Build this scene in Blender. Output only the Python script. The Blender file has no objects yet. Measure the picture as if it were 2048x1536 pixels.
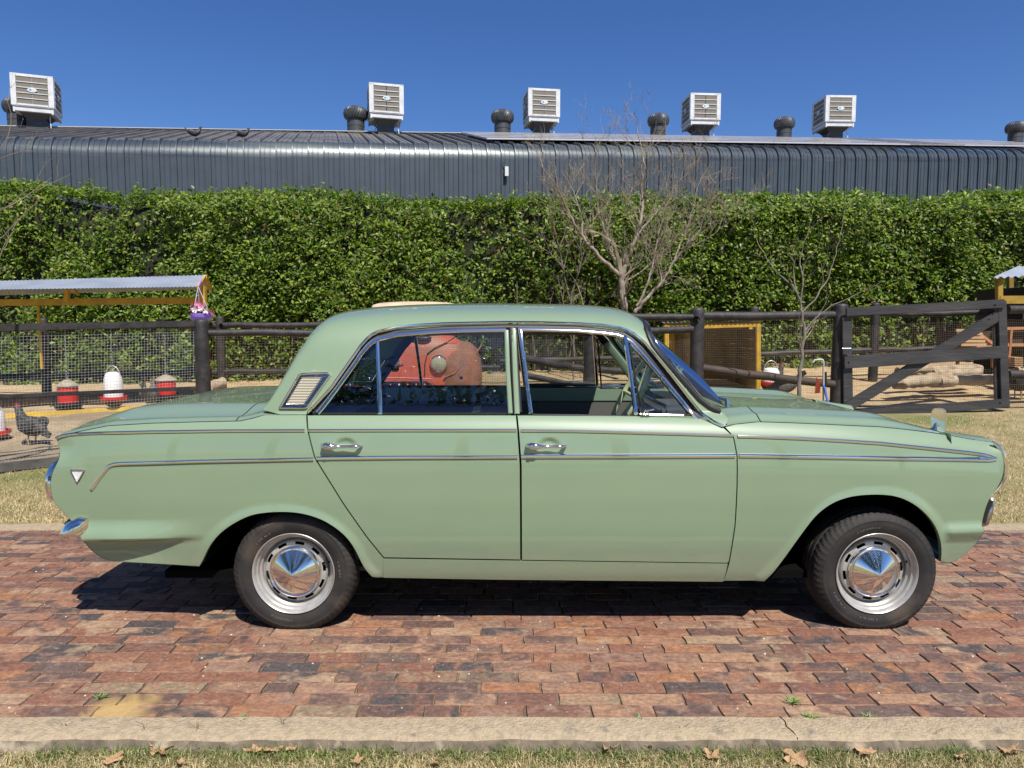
import bpy, bmesh, math, random
import numpy as np
from mathutils import Vector, Matrix
from mathutils.geometry import delaunay_2d_cdt

random.seed(7); np.random.seed(7)
SC = bpy.context.scene
COL = SC.collection
# ------------------------------------------------------------------ camera, sky, sun, exposure
F, CD, CH, PITCH = 1420.0, 2.97, 1.326, math.radians(4.75)
cd = bpy.data.cameras.new('camera'); cam = bpy.data.objects.new('camera', cd); COL.objects.link(cam)
cd.sensor_width = 36.0; cd.lens = 36.0 * F / 2048.0; cd.clip_start = 0.05; cd.clip_end = 2000
cam.location = (0, -CD, CH); cam.rotation_euler = (math.pi / 2 - PITCH, 0, 0)
SC.camera = cam
SUN = Vector((0.25, -0.62, 1.0)).normalized()
elev = math.asin(SUN.z)
W = bpy.data.worlds.new('World'); SC.world = W; W.use_nodes = True
nt = W.node_tree; nt.nodes.clear()
sky = nt.nodes.new('ShaderNodeTexSky'); sky.sky_type = 'NISHITA'; sky.sun_disc = False
sky.sun_elevation = elev; sky.sun_rotation = math.atan2(SUN.x, SUN.y)
sky.altitude = 1500; sky.air_density = 1.0; sky.dust_density = 0.9; sky.ozone_density = 4.0
hs = nt.nodes.new('ShaderNodeHueSaturation'); hs.inputs['Saturation'].default_value = 1.22; hs.inputs['Hue'].default_value = .511
bg = nt.nodes.new('ShaderNodeBackground'); bg.inputs['Strength'].default_value = 0.094
ow = nt.nodes.new('ShaderNodeOutputWorld')
nt.links.new(sky.outputs[0], hs.inputs['Color']); nt.links.new(hs.outputs[0], bg.inputs[0]); nt.links.new(bg.outputs[0], ow.inputs[0])
ld = bpy.data.lights.new('sun', 'SUN'); ld.energy = 4.9; ld.angle = math.radians(0.53); ld.color = (1.0, 0.945, 0.87)
lo = bpy.data.objects.new('sun', ld); COL.objects.link(lo); lo.rotation_euler = SUN.to_track_quat('Z', 'Y').to_euler()
SC.view_settings.view_transform = 'Standard'; SC.view_settings.look = 'None'
SC.view_settings.gamma = 1; SC.view_settings.exposure = 0.42
try: SC.view_settings.use_curve_mapping = False
except Exception: pass

# ------------------------------------------------------------------ helpers: measuring
CP, SP = math.cos(PITCH), math.sin(PITCH)
def P(px, py, Y):
    """point of the place seen at pixel (px, py) of the photograph on the upright plane Y (m behind the car's side)"""
    px = np.asarray(px, float); py = np.asarray(py, float); Y = np.asarray(Y, float)
    a = (px - 1024) / F; b = (py - 768) / F
    t = (Y + CD) / (CP - b * SP)
    return np.stack([t * a, Y + 0 * t, CH + t * (-SP - b * CP)], -1)
def V3(px, py, Y): return Vector(P(px, py, Y).tolist())
def sm(t): t = np.clip(t, 0, 1); return t * t * (3 - 2 * t)
def G(x, y):
    """ground height: level by the driveway, rising behind it"""
    x = np.asarray(x, float); y = np.asarray(y, float)
    t = np.clip(y - 1.75, 0, 9.5)
    return np.minimum(t * t * 0.25, t - 1 + 0.0) * 0 + t * sm(t / 1.2) * (0.067 + 0.0035 * np.clip(x, -7, 7)) - 0.050 * sm((-0.74 - y) / 0.05)
def GP(px, Y):
    x = (px - 1024) / F * (Y + CD) * 1.0
    for _ in range(4):
        z = float(G(x, Y)); x = (px - 1024) / F * ((Y + CD) * CP + (CH - z) * SP)
    return Vector((x, Y, z))
def pchip(xs, ys):
    xs = np.array(xs, float); ys = np.array(ys, float); h = np.diff(xs); d = np.diff(ys) / h
    m = np.zeros_like(ys); m[0] = d[0]; m[-1] = d[-1]
    for i in range(1, len(xs) - 1):
        if d[i-1] * d[i] > 0:
            w1 = 2*h[i] + h[i-1]; w2 = h[i] + 2*h[i-1]; m[i] = (w1 + w2) / (w1/d[i-1] + w2/d[i])
    def f(x):
        x = np.clip(np.asarray(x, float), xs[0], xs[-1]); i = np.clip(np.searchsorted(xs, x) - 1, 0, len(xs) - 2)
        t = (x - xs[i]) / h[i]
        return ((1+2*t)*(1-t)**2*ys[i] + t*(1-t)**2*h[i]*m[i] + t*t*(3-2*t)*ys[i+1] + t*t*(t-1)*h[i]*m[i+1])
    return f

# ------------------------------------------------------------------ helpers: objects
def tag(o, label=None, cat=None, group=None, kind=None):
    if label: o['label'] = label
    if cat: o['category'] = cat
    if group: o['group'] = group
    if kind: o['kind'] = kind
    return o
def empty(name, loc, label=None, cat=None, group=None, rz=0):
    o = bpy.data.objects.new(name, None); COL.objects.link(o); o.location = loc; o.rotation_euler = (0, 0, rz)
    o.empty_display_size = 0.1
    return tag(o, label, cat, group)
def world_of(o):
    m = Matrix.LocRotScale(o.location, o.rotation_euler, o.scale)
    if o.parent: m = world_of(o.parent) @ o.matrix_parent_inverse @ m
    return m
def link(name, me, mat=None, parent=None, kind=None, keep=True):
    """an object for a mesh given in world coordinates; with a parent, it stays where it is"""
    o = bpy.data.objects.new(name, me); COL.objects.link(o)
    if mat and not me.materials: me.materials.append(mat)
    if parent:
        o.parent = parent
        if keep: o.matrix_parent_inverse = world_of(parent).inverted()
    if kind: o['kind'] = kind
    return o
def copy_tree(o, parent=None):
    c = o.copy(); COL.objects.link(c)
    if parent: c.parent = parent
    for ch in [k for k in bpy.data.objects if k.parent == o]:
        copy_tree(ch, c)
    return c
class MB:
    """collects shapes; build() links them as one mesh object"""
    def __init__(s): s.v = []; s.f = []
    def add(s, vs, fs):
        n = len(s.v); s.v += [tuple(p) for p in vs]; s.f += [tuple(i + n for i in f) for f in fs]; return s
    def box(s, a, b, M=None):
        x0, y0, z0 = a; x1, y1, z1 = b
        vs = [Vector(p) for p in ((x0,y0,z0),(x1,y0,z0),(x1,y1,z0),(x0,y1,z0),(x0,y0,z1),(x1,y0,z1),(x1,y1,z1),(x0,y1,z1))]
        if M: vs = [M @ p for p in vs]
        return s.add(vs, [(0,3,2,1),(4,5,6,7),(0,1,5,4),(1,2,6,5),(2,3,7,6),(3,0,4,7)])
    def beam(s, p, q, w, h, up=(0,0,1)):
        """a squared timber from p to q, w across and h along up"""
        p = Vector(p); q = Vector(q); d = (q - p).normalized(); u = Vector(up); sd = d.cross(u).normalized(); u = sd.cross(d).normalized()
        vs = [e + sd*i*w/2 + u*j*h/2 for e in (p, q) for i, j in ((-1,-1),(1,-1),(1,1),(-1,1))]
        return s.add(vs, [(0,3,2,1),(4,5,6,7),(0,1,5,4),(1,2,6,5),(2,3,7,6),(3,0,4,7)])
    def tube(s, pts, r, n=8, cap=True, flat=1.0, up=None, phase=0.0):
        pts = [Vector(p) for p in pts]; m = len(pts); rs = r if hasattr(r, '__len__') else [r]*m
        vs = []; prev = None
        for i, p in enumerate(pts):
            d = (pts[min(i+1, m-1)] - pts[max(i-1, 0)])
            d = d.normalized() if d.length > 1e-9 else Vector((0,0,1))
            if up is not None: ref = Vector(up[i]) if hasattr(up[0], '__len__') else Vector(up)
            elif prev is None: ref = Vector((0,0,1)) if abs(d.z) < .9 else Vector((1,0,0))
            else: ref = prev
            a = d.cross(ref).normalized(); b = a.cross(d).normalized(); prev = b
            for k in range(n):
                t = 2*math.pi*(k+phase)/n
                vs.append(p + a*math.cos(t)*rs[i] + b*math.sin(t)*rs[i]*flat)
        fs = [(i*n+k, i*n+(k+1)%n, (i+1)*n+(k+1)%n, (i+1)*n+k) for i in range(m-1) for k in range(n)]
        if cap: fs += [tuple(range(n))[::-1], tuple(range((m-1)*n, m*n))]
        return s.add(vs, fs)
    def lathe(s, prof, n, M=None, closed=False):
        """profile of (radius, height) turned about local z"""
        vs = []
        for r, h in prof:
            for k in range(n):
                t = 2*math.pi*k/n; p = Vector((r*math.cos(t), r*math.sin(t), h)); vs.append(M @ p if M else p)
        m = len(prof); rng = m if closed else m-1
        fs = [(i*n+k, i*n+(k+1)%n, ((i+1)%m)*n+(k+1)%n, ((i+1)%m)*n+k) for i in range(rng) for k in range(n)]
        return s.add(vs, fs)
    def ellip(s, c, r, n=10, m=7, M=None):
        vs = []; c = Vector(c)
        for i in range(m+1):
            ph = math.pi*i/m
            for k in range(n):
                t = 2*math.pi*k/n; p = Vector((r[0]*math.sin(ph)*math.cos(t), r[1]*math.sin(ph)*math.sin(t), r[2]*math.cos(ph)))
                vs.append(c + (M @ p if M else p))
        return s.add(vs, [(i*n+k, (i+1)*n+k, (i+1)*n+(k+1)%n, i*n+(k+1)%n) for i in range(m) for k in range(n)])
    def prism(s, poly, off):
        """flat polygon pushed along off"""
        off = Vector(off); n = len(poly); vs = [Vector(p) for p in poly]; vs += [p + off for p in vs]
        return s.add(vs, [tuple(range(n))[::-1], tuple(range(n, 2*n))] + [(k, (k+1)%n, n+(k+1)%n, n+k) for k in range(n)])
    def grid(s, rows):
        n = len(rows[0]); base = [p for r in rows for p in r]
        return s.add(base, [(i*n+k, i*n+k+1, (i+1)*n+k+1, (i+1)*n+k) for i in range(len(rows)-1) for k in range(n-1)])
    def mesh(s, name, smooth=30):
        me = bpy.data.meshes.new(name); me.from_pydata([tuple(p) for p in s.v], [], s.f); me.validate()
        if smooth:
            me.shade_smooth()
            if smooth < 180: me.set_sharp_from_angle(angle=math.radians(smooth))
        return me
    def build(s, name, mat, parent=None, smooth=30, kind=None, bevel=0, fix=False):
        me = s.mesh(name, smooth)
        if bevel or fix:
            bm = bmesh.new(); bm.from_mesh(me)
            if fix: bmesh.ops.remove_doubles(bm, verts=bm.verts, dist=1e-5)
            if bevel:
                es = [e for e in bm.edges if len(e.link_faces) == 2 and e.calc_face_angle(0) > .6]
                bmesh.ops.bevel(bm, geom=es, offset=bevel, segments=2, affect='EDGES', clamp_overlap=True)
            bmesh.ops.recalc_face_normals(bm, faces=bm.faces)
            bm.to_mesh(me); bm.free(); me.shade_smooth(); me.set_sharp_from_angle(angle=math.radians(smooth or 30))
        return link(name, me, mat, parent, kind)
def np_mesh(name, verts, faces, mat, parent=None, kind=None, smooth=False):
    """quick mesh out of arrays; every face has the same number of corners"""
    me = bpy.data.meshes.new(name); nf, k = faces.shape
    me.vertices.add(len(verts)); me.vertices.foreach_set('co', verts.astype(np.float32).ravel())
    me.loops.add(nf*k); me.loops.foreach_set('vertex_index', faces.astype(np.int32).ravel())
    me.polygons.add(nf); me.polygons.foreach_set('loop_start', np.arange(0, nf*k, k, dtype=np.int32))
    me.update(calc_edges=True)
    if smooth: me.shade_smooth()
    return link(name, me, mat, parent, kind)

# ------------------------------------------------------------------ helpers: materials
def nodes(m):
    t = m.node_tree; t.nodes.clear(); o = t.nodes.new('ShaderNodeOutputMaterial'); p = t.nodes.new('ShaderNodeBsdfPrincipled')
    t.links.new(p.outputs[0], o.inputs[0]); return t, p, o
def N(t, kind, **kw):
    n = t.nodes.new(kind)
    for k, v in kw.items():
        if k in n.inputs: n.inputs[k].default_value = v
        else: setattr(n, k, v)
    return n
def ramp(t, stops, src=None, interp='LINEAR'):
    r = t.nodes.new('ShaderNodeValToRGB'); r.color_ramp.interpolation = interp
    while len(r.color_ramp.elements) < len(stops): r.color_ramp.elements.new(0.5)
    for e, (p, c) in zip(r.color_ramp.elements, stops): e.position = p; e.color = (*c, 1) if len(c) == 3 else c
    if src is not None: t.links.new(src, r.inputs[0])
    return r
def mixc(t, fac, a, b, mode='MIX'):
    m = t.nodes.new('ShaderNodeMix'); m.data_type = 'RGBA'; m.blend_type = mode
    for s, v in ((m.inputs[0], fac), (m.inputs[6], a), (m.inputs[7], b)):
        if hasattr(v, 'links'): t.links.new(v, s)
        elif isinstance(v, (int, float)): s.default_value = v
        else: s.default_value = (*v, 1)
    return m.outputs[2]
def math_(t, op, a, b=None):
    m = t.nodes.new('ShaderNodeMath'); m.operation = op
    for s, v in ((m.inputs[0], a), (m.inputs[1], b)):
        if v is None: continue
        if hasattr(v, 'links'): t.links.new(v, s)
        else: s.default_value = v
    return m.outputs[0]
def MAT(name, c1, c2=None, scale=8, rough=0.6, metal=0.0, bump=0.0, bscale=40, coat=0.0, spec=0.5, rand=0.0, stretch=(1,1,1), detail=4, lo=.4, hi=.65, c3=None, c3s=2.0, c3lo=.55, transl=0):
    m = bpy.data.materials.new(name); m.use_nodes = True; t, p, o = nodes(m)
    p.inputs['Roughness'].default_value = rough; p.inputs['Metallic'].default_value = metal
    p.inputs['Coat Weight'].default_value = coat; p.inputs['Coat Roughness'].default_value = 0.04
    p.inputs['Specular IOR Level'].default_value = spec
    geo = N(t, 'ShaderNodeNewGeometry'); mp = N(t, 'ShaderNodeMapping'); mp.inputs['Scale'].default_value = stretch
    t.links.new(geo.outputs['Position'], mp.inputs[0]); col = None
    if c2 is not None:
        n = N(t, 'ShaderNodeTexNoise', Scale=scale, Detail=detail); t.links.new(mp.outputs[0], n.inputs['Vector'])
        r = ramp(t, [(lo, c1), (hi, c2)], n.outputs[0]); col = r.outputs[0]
        if c3 is not None:
            n3 = N(t, 'ShaderNodeTexNoise', Scale=c3s, Detail=5.0); t.links.new(mp.outputs[0], n3.inputs['Vector'])
            r3 = ramp(t, [(c3lo, (0,0,0)), (c3lo+.12, (1,1,1))], n3.outputs[0]); col = mixc(t, r3.outputs[0], col, c3)
    if rand:
        v = math_(t, 'MULTIPLY_ADD', geo.outputs['Random Per Island'], rand*2); t.nodes[-1].inputs[2].default_value = 1-rand
        cc = t.nodes.new('ShaderNodeCombineColor')
        for i in range(3): t.links.new(v, cc.inputs[i])
        col = mixc(t, 1.0, col if col is not None else c1, cc.outputs[0], 'MULTIPLY')
    if col is None: p.inputs['Base Color'].default_value = (*c1, 1)
    else: t.links.new(col, p.inputs['Base Color'])
    if bump:
        n = N(t, 'ShaderNodeTexNoise', Scale=bscale, Detail=6.0); t.links.new(mp.outputs[0], n.inputs['Vector'])
        b = N(t, 'ShaderNodeBump', Strength=bump, Distance=0.01); t.links.new(n.outputs[0], b.inputs['Height']); t.links.new(b.outputs[0], p.inputs['Normal'])
    if transl:
        tr = N(t, 'ShaderNodeBsdfTranslucent'); mx = N(t, 'ShaderNodeMixShader', Fac=transl)
        if col is None: tr.inputs[0].default_value = (*c1, 1)
        else: t.links.new(col, tr.inputs[0])
        t.links.new(p.outputs[0], mx.inputs[1]); t.links.new(tr.outputs[0], mx.inputs[2]); t.links.new(mx.outputs[0], o.inputs[0])
    return m
def paint_mat(name, c, dirt=0.0):
    m = MAT(name, c, tuple(v*0.97 for v in c), scale=3, rough=0.42, coat=1.0, spec=0.4)
    t = m.node_tree; p = [n for n in t.nodes if n.type == 'BSDF_PRINCIPLED'][0]; p.inputs['Coat Roughness'].default_value = 0.02; p.inputs['Coat IOR'].default_value = 1.6
    geo = [n for n in t.nodes if n.type == 'NEW_GEOMETRY'][0]
    n = N(t, 'ShaderNodeTexNoise', Scale=5.0, Detail=1.0); t.links.new(geo.outputs['Position'], n.inputs['Vector'])
    b = N(t, 'ShaderNodeBump', Strength=0.035, Distance=0.03); t.links.new(n.outputs[0], b.inputs['Height']); t.links.new(b.outputs[0], p.inputs['Coat Normal'])
    if dirt:   # road dust thrown up on the lowest few centimetres
        sx = N(t, 'ShaderNodeSeparateXYZ'); t.links.new(geo.outputs['Position'], sx.inputs[0])
        mr = N(t, 'ShaderNodeMapRange'); mr.inputs[1].default_value = .42; mr.inputs[2].default_value = .2; mr.inputs[3].default_value = 0; mr.inputs[4].default_value = dirt
        t.links.new(sx.outputs[2], mr.inputs[0]); n2 = N(t, 'ShaderNodeTexNoise', Scale=14.0, Detail=5.0); t.links.new(geo.outputs['Position'], n2.inputs['Vector'])
        f = math_(t, 'MULTIPLY', mr.outputs[0], n2.outputs[0]); src = p.inputs['Base Color'].links[0].from_socket
        t.links.new(mixc(t, f, src, (.30, .24, .17)), p.inputs['Base Color'])
    return m
def glass_mat(name, tint=(.86,.9,.88), refl=1.0):
    m = bpy.data.materials.new(name); m.use_nodes = True; t = m.node_tree; t.nodes.clear()
    o = t.nodes.new('ShaderNodeOutputMaterial'); tr = N(t, 'ShaderNodeBsdfTransparent'); tr.inputs[0].default_value = (*tint, 1)
    gl = N(t, 'ShaderNodeBsdfGlossy', Roughness=0.0); fr = N(t, 'ShaderNodeFresnel', IOR=1.5); mx = N(t, 'ShaderNodeMixShader')
    f = math_(t, 'MULTIPLY', fr.outputs[0], 2.3*refl)
    t.links.new(f, mx.inputs[0]); t.links.new(tr.outputs[0], mx.inputs[1]); t.links.new(gl.outputs[0], mx.inputs[2]); t.links.new(mx.outputs[0], o.inputs[0])
    return m
PAINT = paint_mat('car_paint', (0.204, 0.284, 0.181), dirt=0.55)
PAINT_IN = MAT('inner_paint', (0.20, 0.27, 0.185), rough=0.5)
CHROME = MAT('chrome', (0.80, 0.78, 0.75), rough=0.09, metal=1.0, bump=0.02, bscale=30)
WORN = MAT('worn_chrome', (0.62, 0.63, 0.64), (0.42, 0.42, 0.42), scale=60, rough=0.22, metal=1.0, bump=.1)
SILVER = MAT('silver_paint', (0.46, 0.45, 0.43), (0.38, 0.37, 0.34), scale=25, rough=0.34, metal=0.35, coat=0.2)
RUBBER = MAT('black_rubber', (0.012, 0.012, 0.013), rough=0.55)
TYRE = MAT('tyre_rubber', (0.014, 0.0135, 0.013), (0.028, 0.024, 0.021), scale=9, rough=0.75, bump=0.15, bscale=120, c3=(.060,.045,.034), c3s=5, c3lo=.58)
DARK = MAT('underside_black', (0.006, 0.006, 0.006), rough=1.0, spec=0.0)
TRIMDARK = MAT('dark_vinyl', (0.030, 0.032, 0.034), (.022,.023,.025), rough=0.5)
GLASS = glass_mat('window_glass')
# ------------------------------------------------------------------ ground, driveway, kerbs
BLACKWOOD = MAT('black_stained_wood', (0.018, 0.016, 0.016), (0.040, 0.034, 0.032), scale=10, rough=0.6, bump=0.5, bscale=25, stretch=(1,1,1))
STRAW = MAT('dry_lawn_soil', (0.30, 0.235, 0.125), (0.20, 0.17, 0.07), scale=4, rough=0.95, bump=0.6, bscale=60, c3=(.14,.15,.045), c3s=1.1, c3lo=.52)
def ground_sheet():
    xs = np.concatenate([[-400,-150,-60,-25,-14], np.arange(-10, 10.01, .5), [14,25,60,150,400]])
    ys = np.concatenate([[-400,-150,-60,-25,-12,-7,-4,-2,-1.2,-.9,-.82,-.80,-.79,-.3,.5,1.2,1.5,1.665,1.68], np.arange(1.9, 12, .4), [12,16,25,60,150,600]])
    X, Y = np.meshgrid(xs, ys); Z = G(X, Y)
    Z = np.where((Y > -.795) & (Y < 1.67), -.12, Z)
    v = np.stack([X, Y, Z], -1).reshape(-1, 3); n = len(xs)
    i = np.arange((len(ys)-1)*(n)).reshape(-1, n)[:, :-1].ravel()
    return np_mesh('ground', v, np.stack([i, i+1, i+n+1, i+n], -1), STRAW, kind='structure')
ground_sheet()
def brick_mat():
    m = bpy.data.materials.new('clay_paver'); m.use_nodes = True; t, p, o = nodes(m)
    oi = N(t, 'ShaderNodeObjectInfo'); geo = N(t, 'ShaderNodeNewGeometry')
    r1 = math_(t, 'FRACT', math_(t, 'ADD', oi.outputs['Random'], geo.outputs['Random Per Island']))
    r2 = math_(t, 'FRACT', math_(t, 'MULTIPLY', r1, 17.3)); r3 = math_(t, 'FRACT', math_(t, 'MULTIPLY', r1, 91.7))
    pal = [(0,(.225,.090,.058)),(.14,(.290,.130,.080)),(.28,(.180,.082,.062)),(.40,(.33,.175,.108)),(.53,(.125,.072,.062)),(.62,(.255,.140,.10)),(.71,(.35,.215,.135)),(.77,(.080,.064,.064)),(.86,(.140,.088,.074)),(.92,(.26,.18,.115)),(.96,(.31,.125,.058))]
    A = ramp(t, pal, r1, 'CONSTANT'); B = ramp(t, pal, r2, 'CONSTANT')
    off = N(t, 'ShaderNodeCombineXYZ'); t.links.new(math_(t, 'MULTIPLY', r1, 40.0), off.inputs[2]); t.links.new(math_(t, 'MULTIPLY', r2, 9.0), off.inputs[0])
    ad = N(t, 'ShaderNodeVectorMath', operation='ADD'); t.links.new(geo.outputs['Position'], ad.inputs[0]); t.links.new(off.outputs[0], ad.inputs[1])
    def noise(s, d=4.0, dist=0.0):
        n = N(t, 'ShaderNodeTexNoise', Scale=s, Detail=d, Distortion=dist); t.links.new(ad.outputs[0], n.inputs['Vector']); return n.outputs[0]
    k = ramp(t, [(.42,(0,0,0)),(.60,(1,1,1))], noise(7, 5, 1.2)); c = mixc(t, k.outputs[0], A.outputs[0], B.outputs[0])
    k = ramp(t, [(.63,(0,0,0)),(.71,(.7,.7,.7))], noise(5.5, 4, .8)); c = mixc(t, k.outputs[0], c, (.055,.052,.055))
    k = ramp(t, [(.60,(0,0,0)),(.72,(.55,.55,.55))], noise(16, 6, .3)); c = mixc(t, k.outputs[0], c, (.34,.245,.17))
    st_ = N(t, 'ShaderNodeMapping'); st_.inputs['Scale'].default_value = (.45, 1.2, 1); t.links.new(ad.outputs[0], st_.inputs[0]); sn = N(t, 'ShaderNodeTexNoise', Scale=48.0, Detail=6.0, Distortion=.6); t.links.new(st_.outputs[0], sn.inputs['Vector'])
    k = ramp(t, [(.34,(.84,.84,.84)),(.5,(1,1,1)),(.68,(1.14,1.12,1.09))], sn.outputs[0]); c = mixc(t, 1.0, c, k.outputs[0], 'MULTIPLY')
    k = ramp(t, [(.30,(.68,.68,.68)),(.72,(1.25,1.25,1.25))], noise(60, 8)); c = mixc(t, 1.0, c, k.outputs[0], 'MULTIPLY')
    k = ramp(t, [(.69,(0,0,0)),(.73,(1,1,1))], noise(110, 2)); c = mixc(t, math_(t, 'MULTIPLY', k.outputs[0], .6), c, (.6,.52,.42))
    # spilled yellow building sand, a stain with its own place
    sx = N(t, 'ShaderNodeVectorMath', operation='DISTANCE'); t.links.new(geo.outputs['Position'], sx.inputs[0]); sx.inputs[1].default_value = (-1.36, -.63, 0)
    wob = math_(t, 'ADD', sx.outputs['Value'], math_(t, 'MULTIPLY', noise(9, 7, 1.0), .22))
    k = ramp(t, [(.17,(.85,.85,.85)),(.25,(0,0,0))], wob); c = mixc(t, k.outputs[0], c, (.46,.29,.10))
    hh = N(t, 'ShaderNodeHueSaturation', Saturation=.94, Value=.95, Hue=.508); t.links.new(c, hh.inputs['Color']); c = hh.outputs[0]
    t.links.new(c, p.inputs['Base Color']); p.inputs['Roughness'].default_value = .72; p.inputs['Specular IOR Level'].default_value = .35
    hsum = math_(t, 'ADD', noise(38, 8, .4), math_(t, 'MULTIPLY', noise(9, 3), 1.6))
    b = N(t, 'ShaderNodeBump', Strength=.65, Distance=.006); t.links.new(hsum, b.inputs['Height']); t.links.new(b.outputs[0], p.inputs['Normal'])
    return m
BRICK = brick_mat()
JOINT = MAT('joint_sand', (.20,.14,.09), (.09,.065,.05), scale=20, rough=.95, bump=.5, bscale=90)
drive = MB().box((-14, -.79, -.13), (14, 1.53, -.0075)).build('driveway', JOINT, smooth=0, kind='structure')
def brick_mesh(L, Wd, rng, name):
    hx, hy = L/2, Wd/2; nx = 6
    top = []; 
    xs = np.linspace(-hx, hx, nx); j = lambda s: rng.uniform(-s, s)
    lo_ = []; mid = []; up = []
    loop = [(x, -hy) for x in xs] + [(hx, 0)] + [(x, hy) for x in xs[::-1]] + [(-hx, 0)]
    tilt = (j(.004), j(.007)); crown = rng.uniform(0, .0015)
    for i, (x, y) in enumerate(loop):
        cx = x + j(.0026); cy = y + j(.0017)
        if rng.random() < .13: cx *= .965; cy *= .92
        lo_.append((cx, cy, -.05)); mid.append((cx, cy, -.0040 + tilt[0]*x*.3 + tilt[1]*y - (rng.random() < .12)*.002))
        up.append((cx*.981, cy*.935, tilt[0]*x*.3 + tilt[1]*y + j(.0006)))
    n = len(loop); vs = lo_ + mid + up + [(0, 0, crown)]
    fs = [(i, (i+1)%n, n+(i+1)%n, n+i) for i in range(n)] + [(n+i, n+(i+1)%n, 2*n+(i+1)%n, 2*n+i) for i in range(n)] + [(2*n+i, 2*n+(i+1)%n, 3*n) for i in range(n)]
    return vs, fs
def lay_bricks():
    rng = random.Random(3); kinds = []
    for i in range(28):
        vs, fs = brick_mesh(.2205, .0785, rng, 'b'); kinds.append((vs, fs))
    rows = int(2.19/.0795)+1; cells = []
    for r in range(rows):
        y = -.665 + .04 + r*.0795; x = -5.4 + rng.uniform(0, .22) + (r % 2)*.11
        half = 3.3*(y+CD+.4)/2.6*.55+.4
        while x < 5.6:
            L = .222*rng.uniform(.97, 1.02)
            if rng.random() < .04: L *= .5
            cells.append((x + L/2, y, L)); x += L + rng.uniform(.0015, .0055)
    cells = [c for c in cells if abs(c[0]) < 1024/F*(c[1]+CD+.1)+1.3]
    cells.sort(key=lambda c: c[1])
    meshes = []
    for vs, fs in kinds:
        me = bpy.data.meshes.new('brick'); me.from_pydata(vs, [], fs); me.shade_smooth(); me.set_sharp_from_angle(angle=math.radians(40)); me.materials.append(BRICK); meshes.append(me)
    rest = MB(); n = 0
    for (x, y, L) in cells:
        k = rng.randrange(len(kinds)); sx = L/.222; flip = rng.choice((1, -1)); dz = rng.uniform(-.0014, .001); rz = rng.uniform(-.008, .008)
        covered = abs(x) < 1.9 and y > 0.35
        if n < 300 and not covered and abs(x) < 1024/F*(y+CD)+.11:
            o = bpy.data.objects.new('brick', meshes[k]); COL.objects.link(o); o.parent = drive
            o.location = (x, y, dz); o.scale = (sx, 1, 1); o.rotation_euler = (0, 0, rz + (math.pi if flip < 0 else 0)); n += 1
        else:
            vs, fs = kinds[k]; c, s_ = math.cos(rz), math.sin(rz)
            rest.add([(x + flip*(a*sx*c - b*s_), y + flip*(a*sx*s_ + b*c), h + dz) for a, b, h in vs], fs)
    rest.build('brick', BRICK, drive, smooth=40, kind='stuff')
lay_bricks()
KERB = MAT('kerb_concrete', (.41,.325,.215), (.32,.25,.165), scale=45, rough=.92, bump=1.0, bscale=110, c3=(.20,.17,.13), c3s=14, c3lo=.60)
KERBD = MAT('kerb_concrete_weathered', (.17,.138,.098), (.095,.078,.055), scale=20, rough=.95, bump=.8, bscale=50, c3=(.34,.28,.2), c3s=12, c3lo=.56)
def kerb(name, y0, y1, ztop, zside, wob, label):
    rng = random.Random(11); xs = np.arange(-6.6, 6.61, .03); rows = []
    def w(x, k): return .0045*math.sin(x*9+k)+.003*math.sin(x*31+k*2)+rng.uniform(-.002, .002)
    for x in xs:
        a, b = y0 + (w(x,1) if wob else 0), y1 + w(x,2)*.6
        if wob: r = [(x, a-.03, zside), (x, a-.022+rng.uniform(-.004,.004), zside*.7), (x, a-.013+rng.uniform(-.003,.003), zside*.35+rng.uniform(-.004,.004)), (x, a, ztop-.008), (x, a+.012, ztop-.001), (x, (a+b)/2, ztop+.001+rng.uniform(-.001,.001)), (x, b-.005, ztop+.0), (x, b, ztop-.05)]
        else: r = [(x, a, -.05), (x, a+.003, ztop), (x, (a+b)/2, ztop+.002), (x, b, ztop), (x, b+.004, -.05)]
        rows.append(r)
    mb = MB().grid([list(r) for r in rows]); me = mb.mesh(name, 50); me.materials.append(KERB)
    if wob:
        me.materials.append(KERBD)
        for p in me.polygons:
            if p.index % 7 < 3: p.material_index = 1
    o = link(name, me); o['kind'] = 'structure'; return o
kerb('kerb', -.795, -.668, .006, -.075, True, '')
tag(MB().tube([(.905,-.669,.0065),(.912,-.70,.0075),(.905,-.73,.0075),(.915,-.76,.007),(.918,-.79,.002),(.912,-.81,-.03)], .0018, 4).build('kerb_crack', DARK), None, None, None, 'structure')
kerb('kerb', 1.522, 1.665, .006, 0, False, '')
# ------------------------------------------------------------------ grass
def grass_mat(name, stops, rough=.6):
    m = bpy.data.materials.new(name); m.use_nodes = True; t, p, o = nodes(m); geo = N(t, 'ShaderNodeNewGeometry')
    r = ramp(t, stops, geo.outputs['Random Per Island'], 'CONSTANT'); n = N(t, 'ShaderNodeTexNoise', Scale=1.6, Detail=4.0); t.links.new(geo.outputs['Position'], n.inputs['Vector'])
    k = ramp(t, [(.45,(0,0,0)),(.64,(.30,.30,.30))], n.outputs[0]); c = mixc(t, k.outputs[0], r.outputs[0], (.17,.20,.05))
    t.links.new(c, p.inputs['Base Color']); p.inputs['Roughness'].default_value = rough
    tr = N(t, 'ShaderNodeBsdfTranslucent'); t.links.new(c, tr.inputs[0]); mx = N(t, 'ShaderNodeMixShader', Fac=.3)
    t.links.new(p.outputs[0], mx.inputs[1]); t.links.new(tr.outputs[0], mx.inputs[2]); t.links.new(mx.outputs[0], o.inputs[0])
    return m
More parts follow.
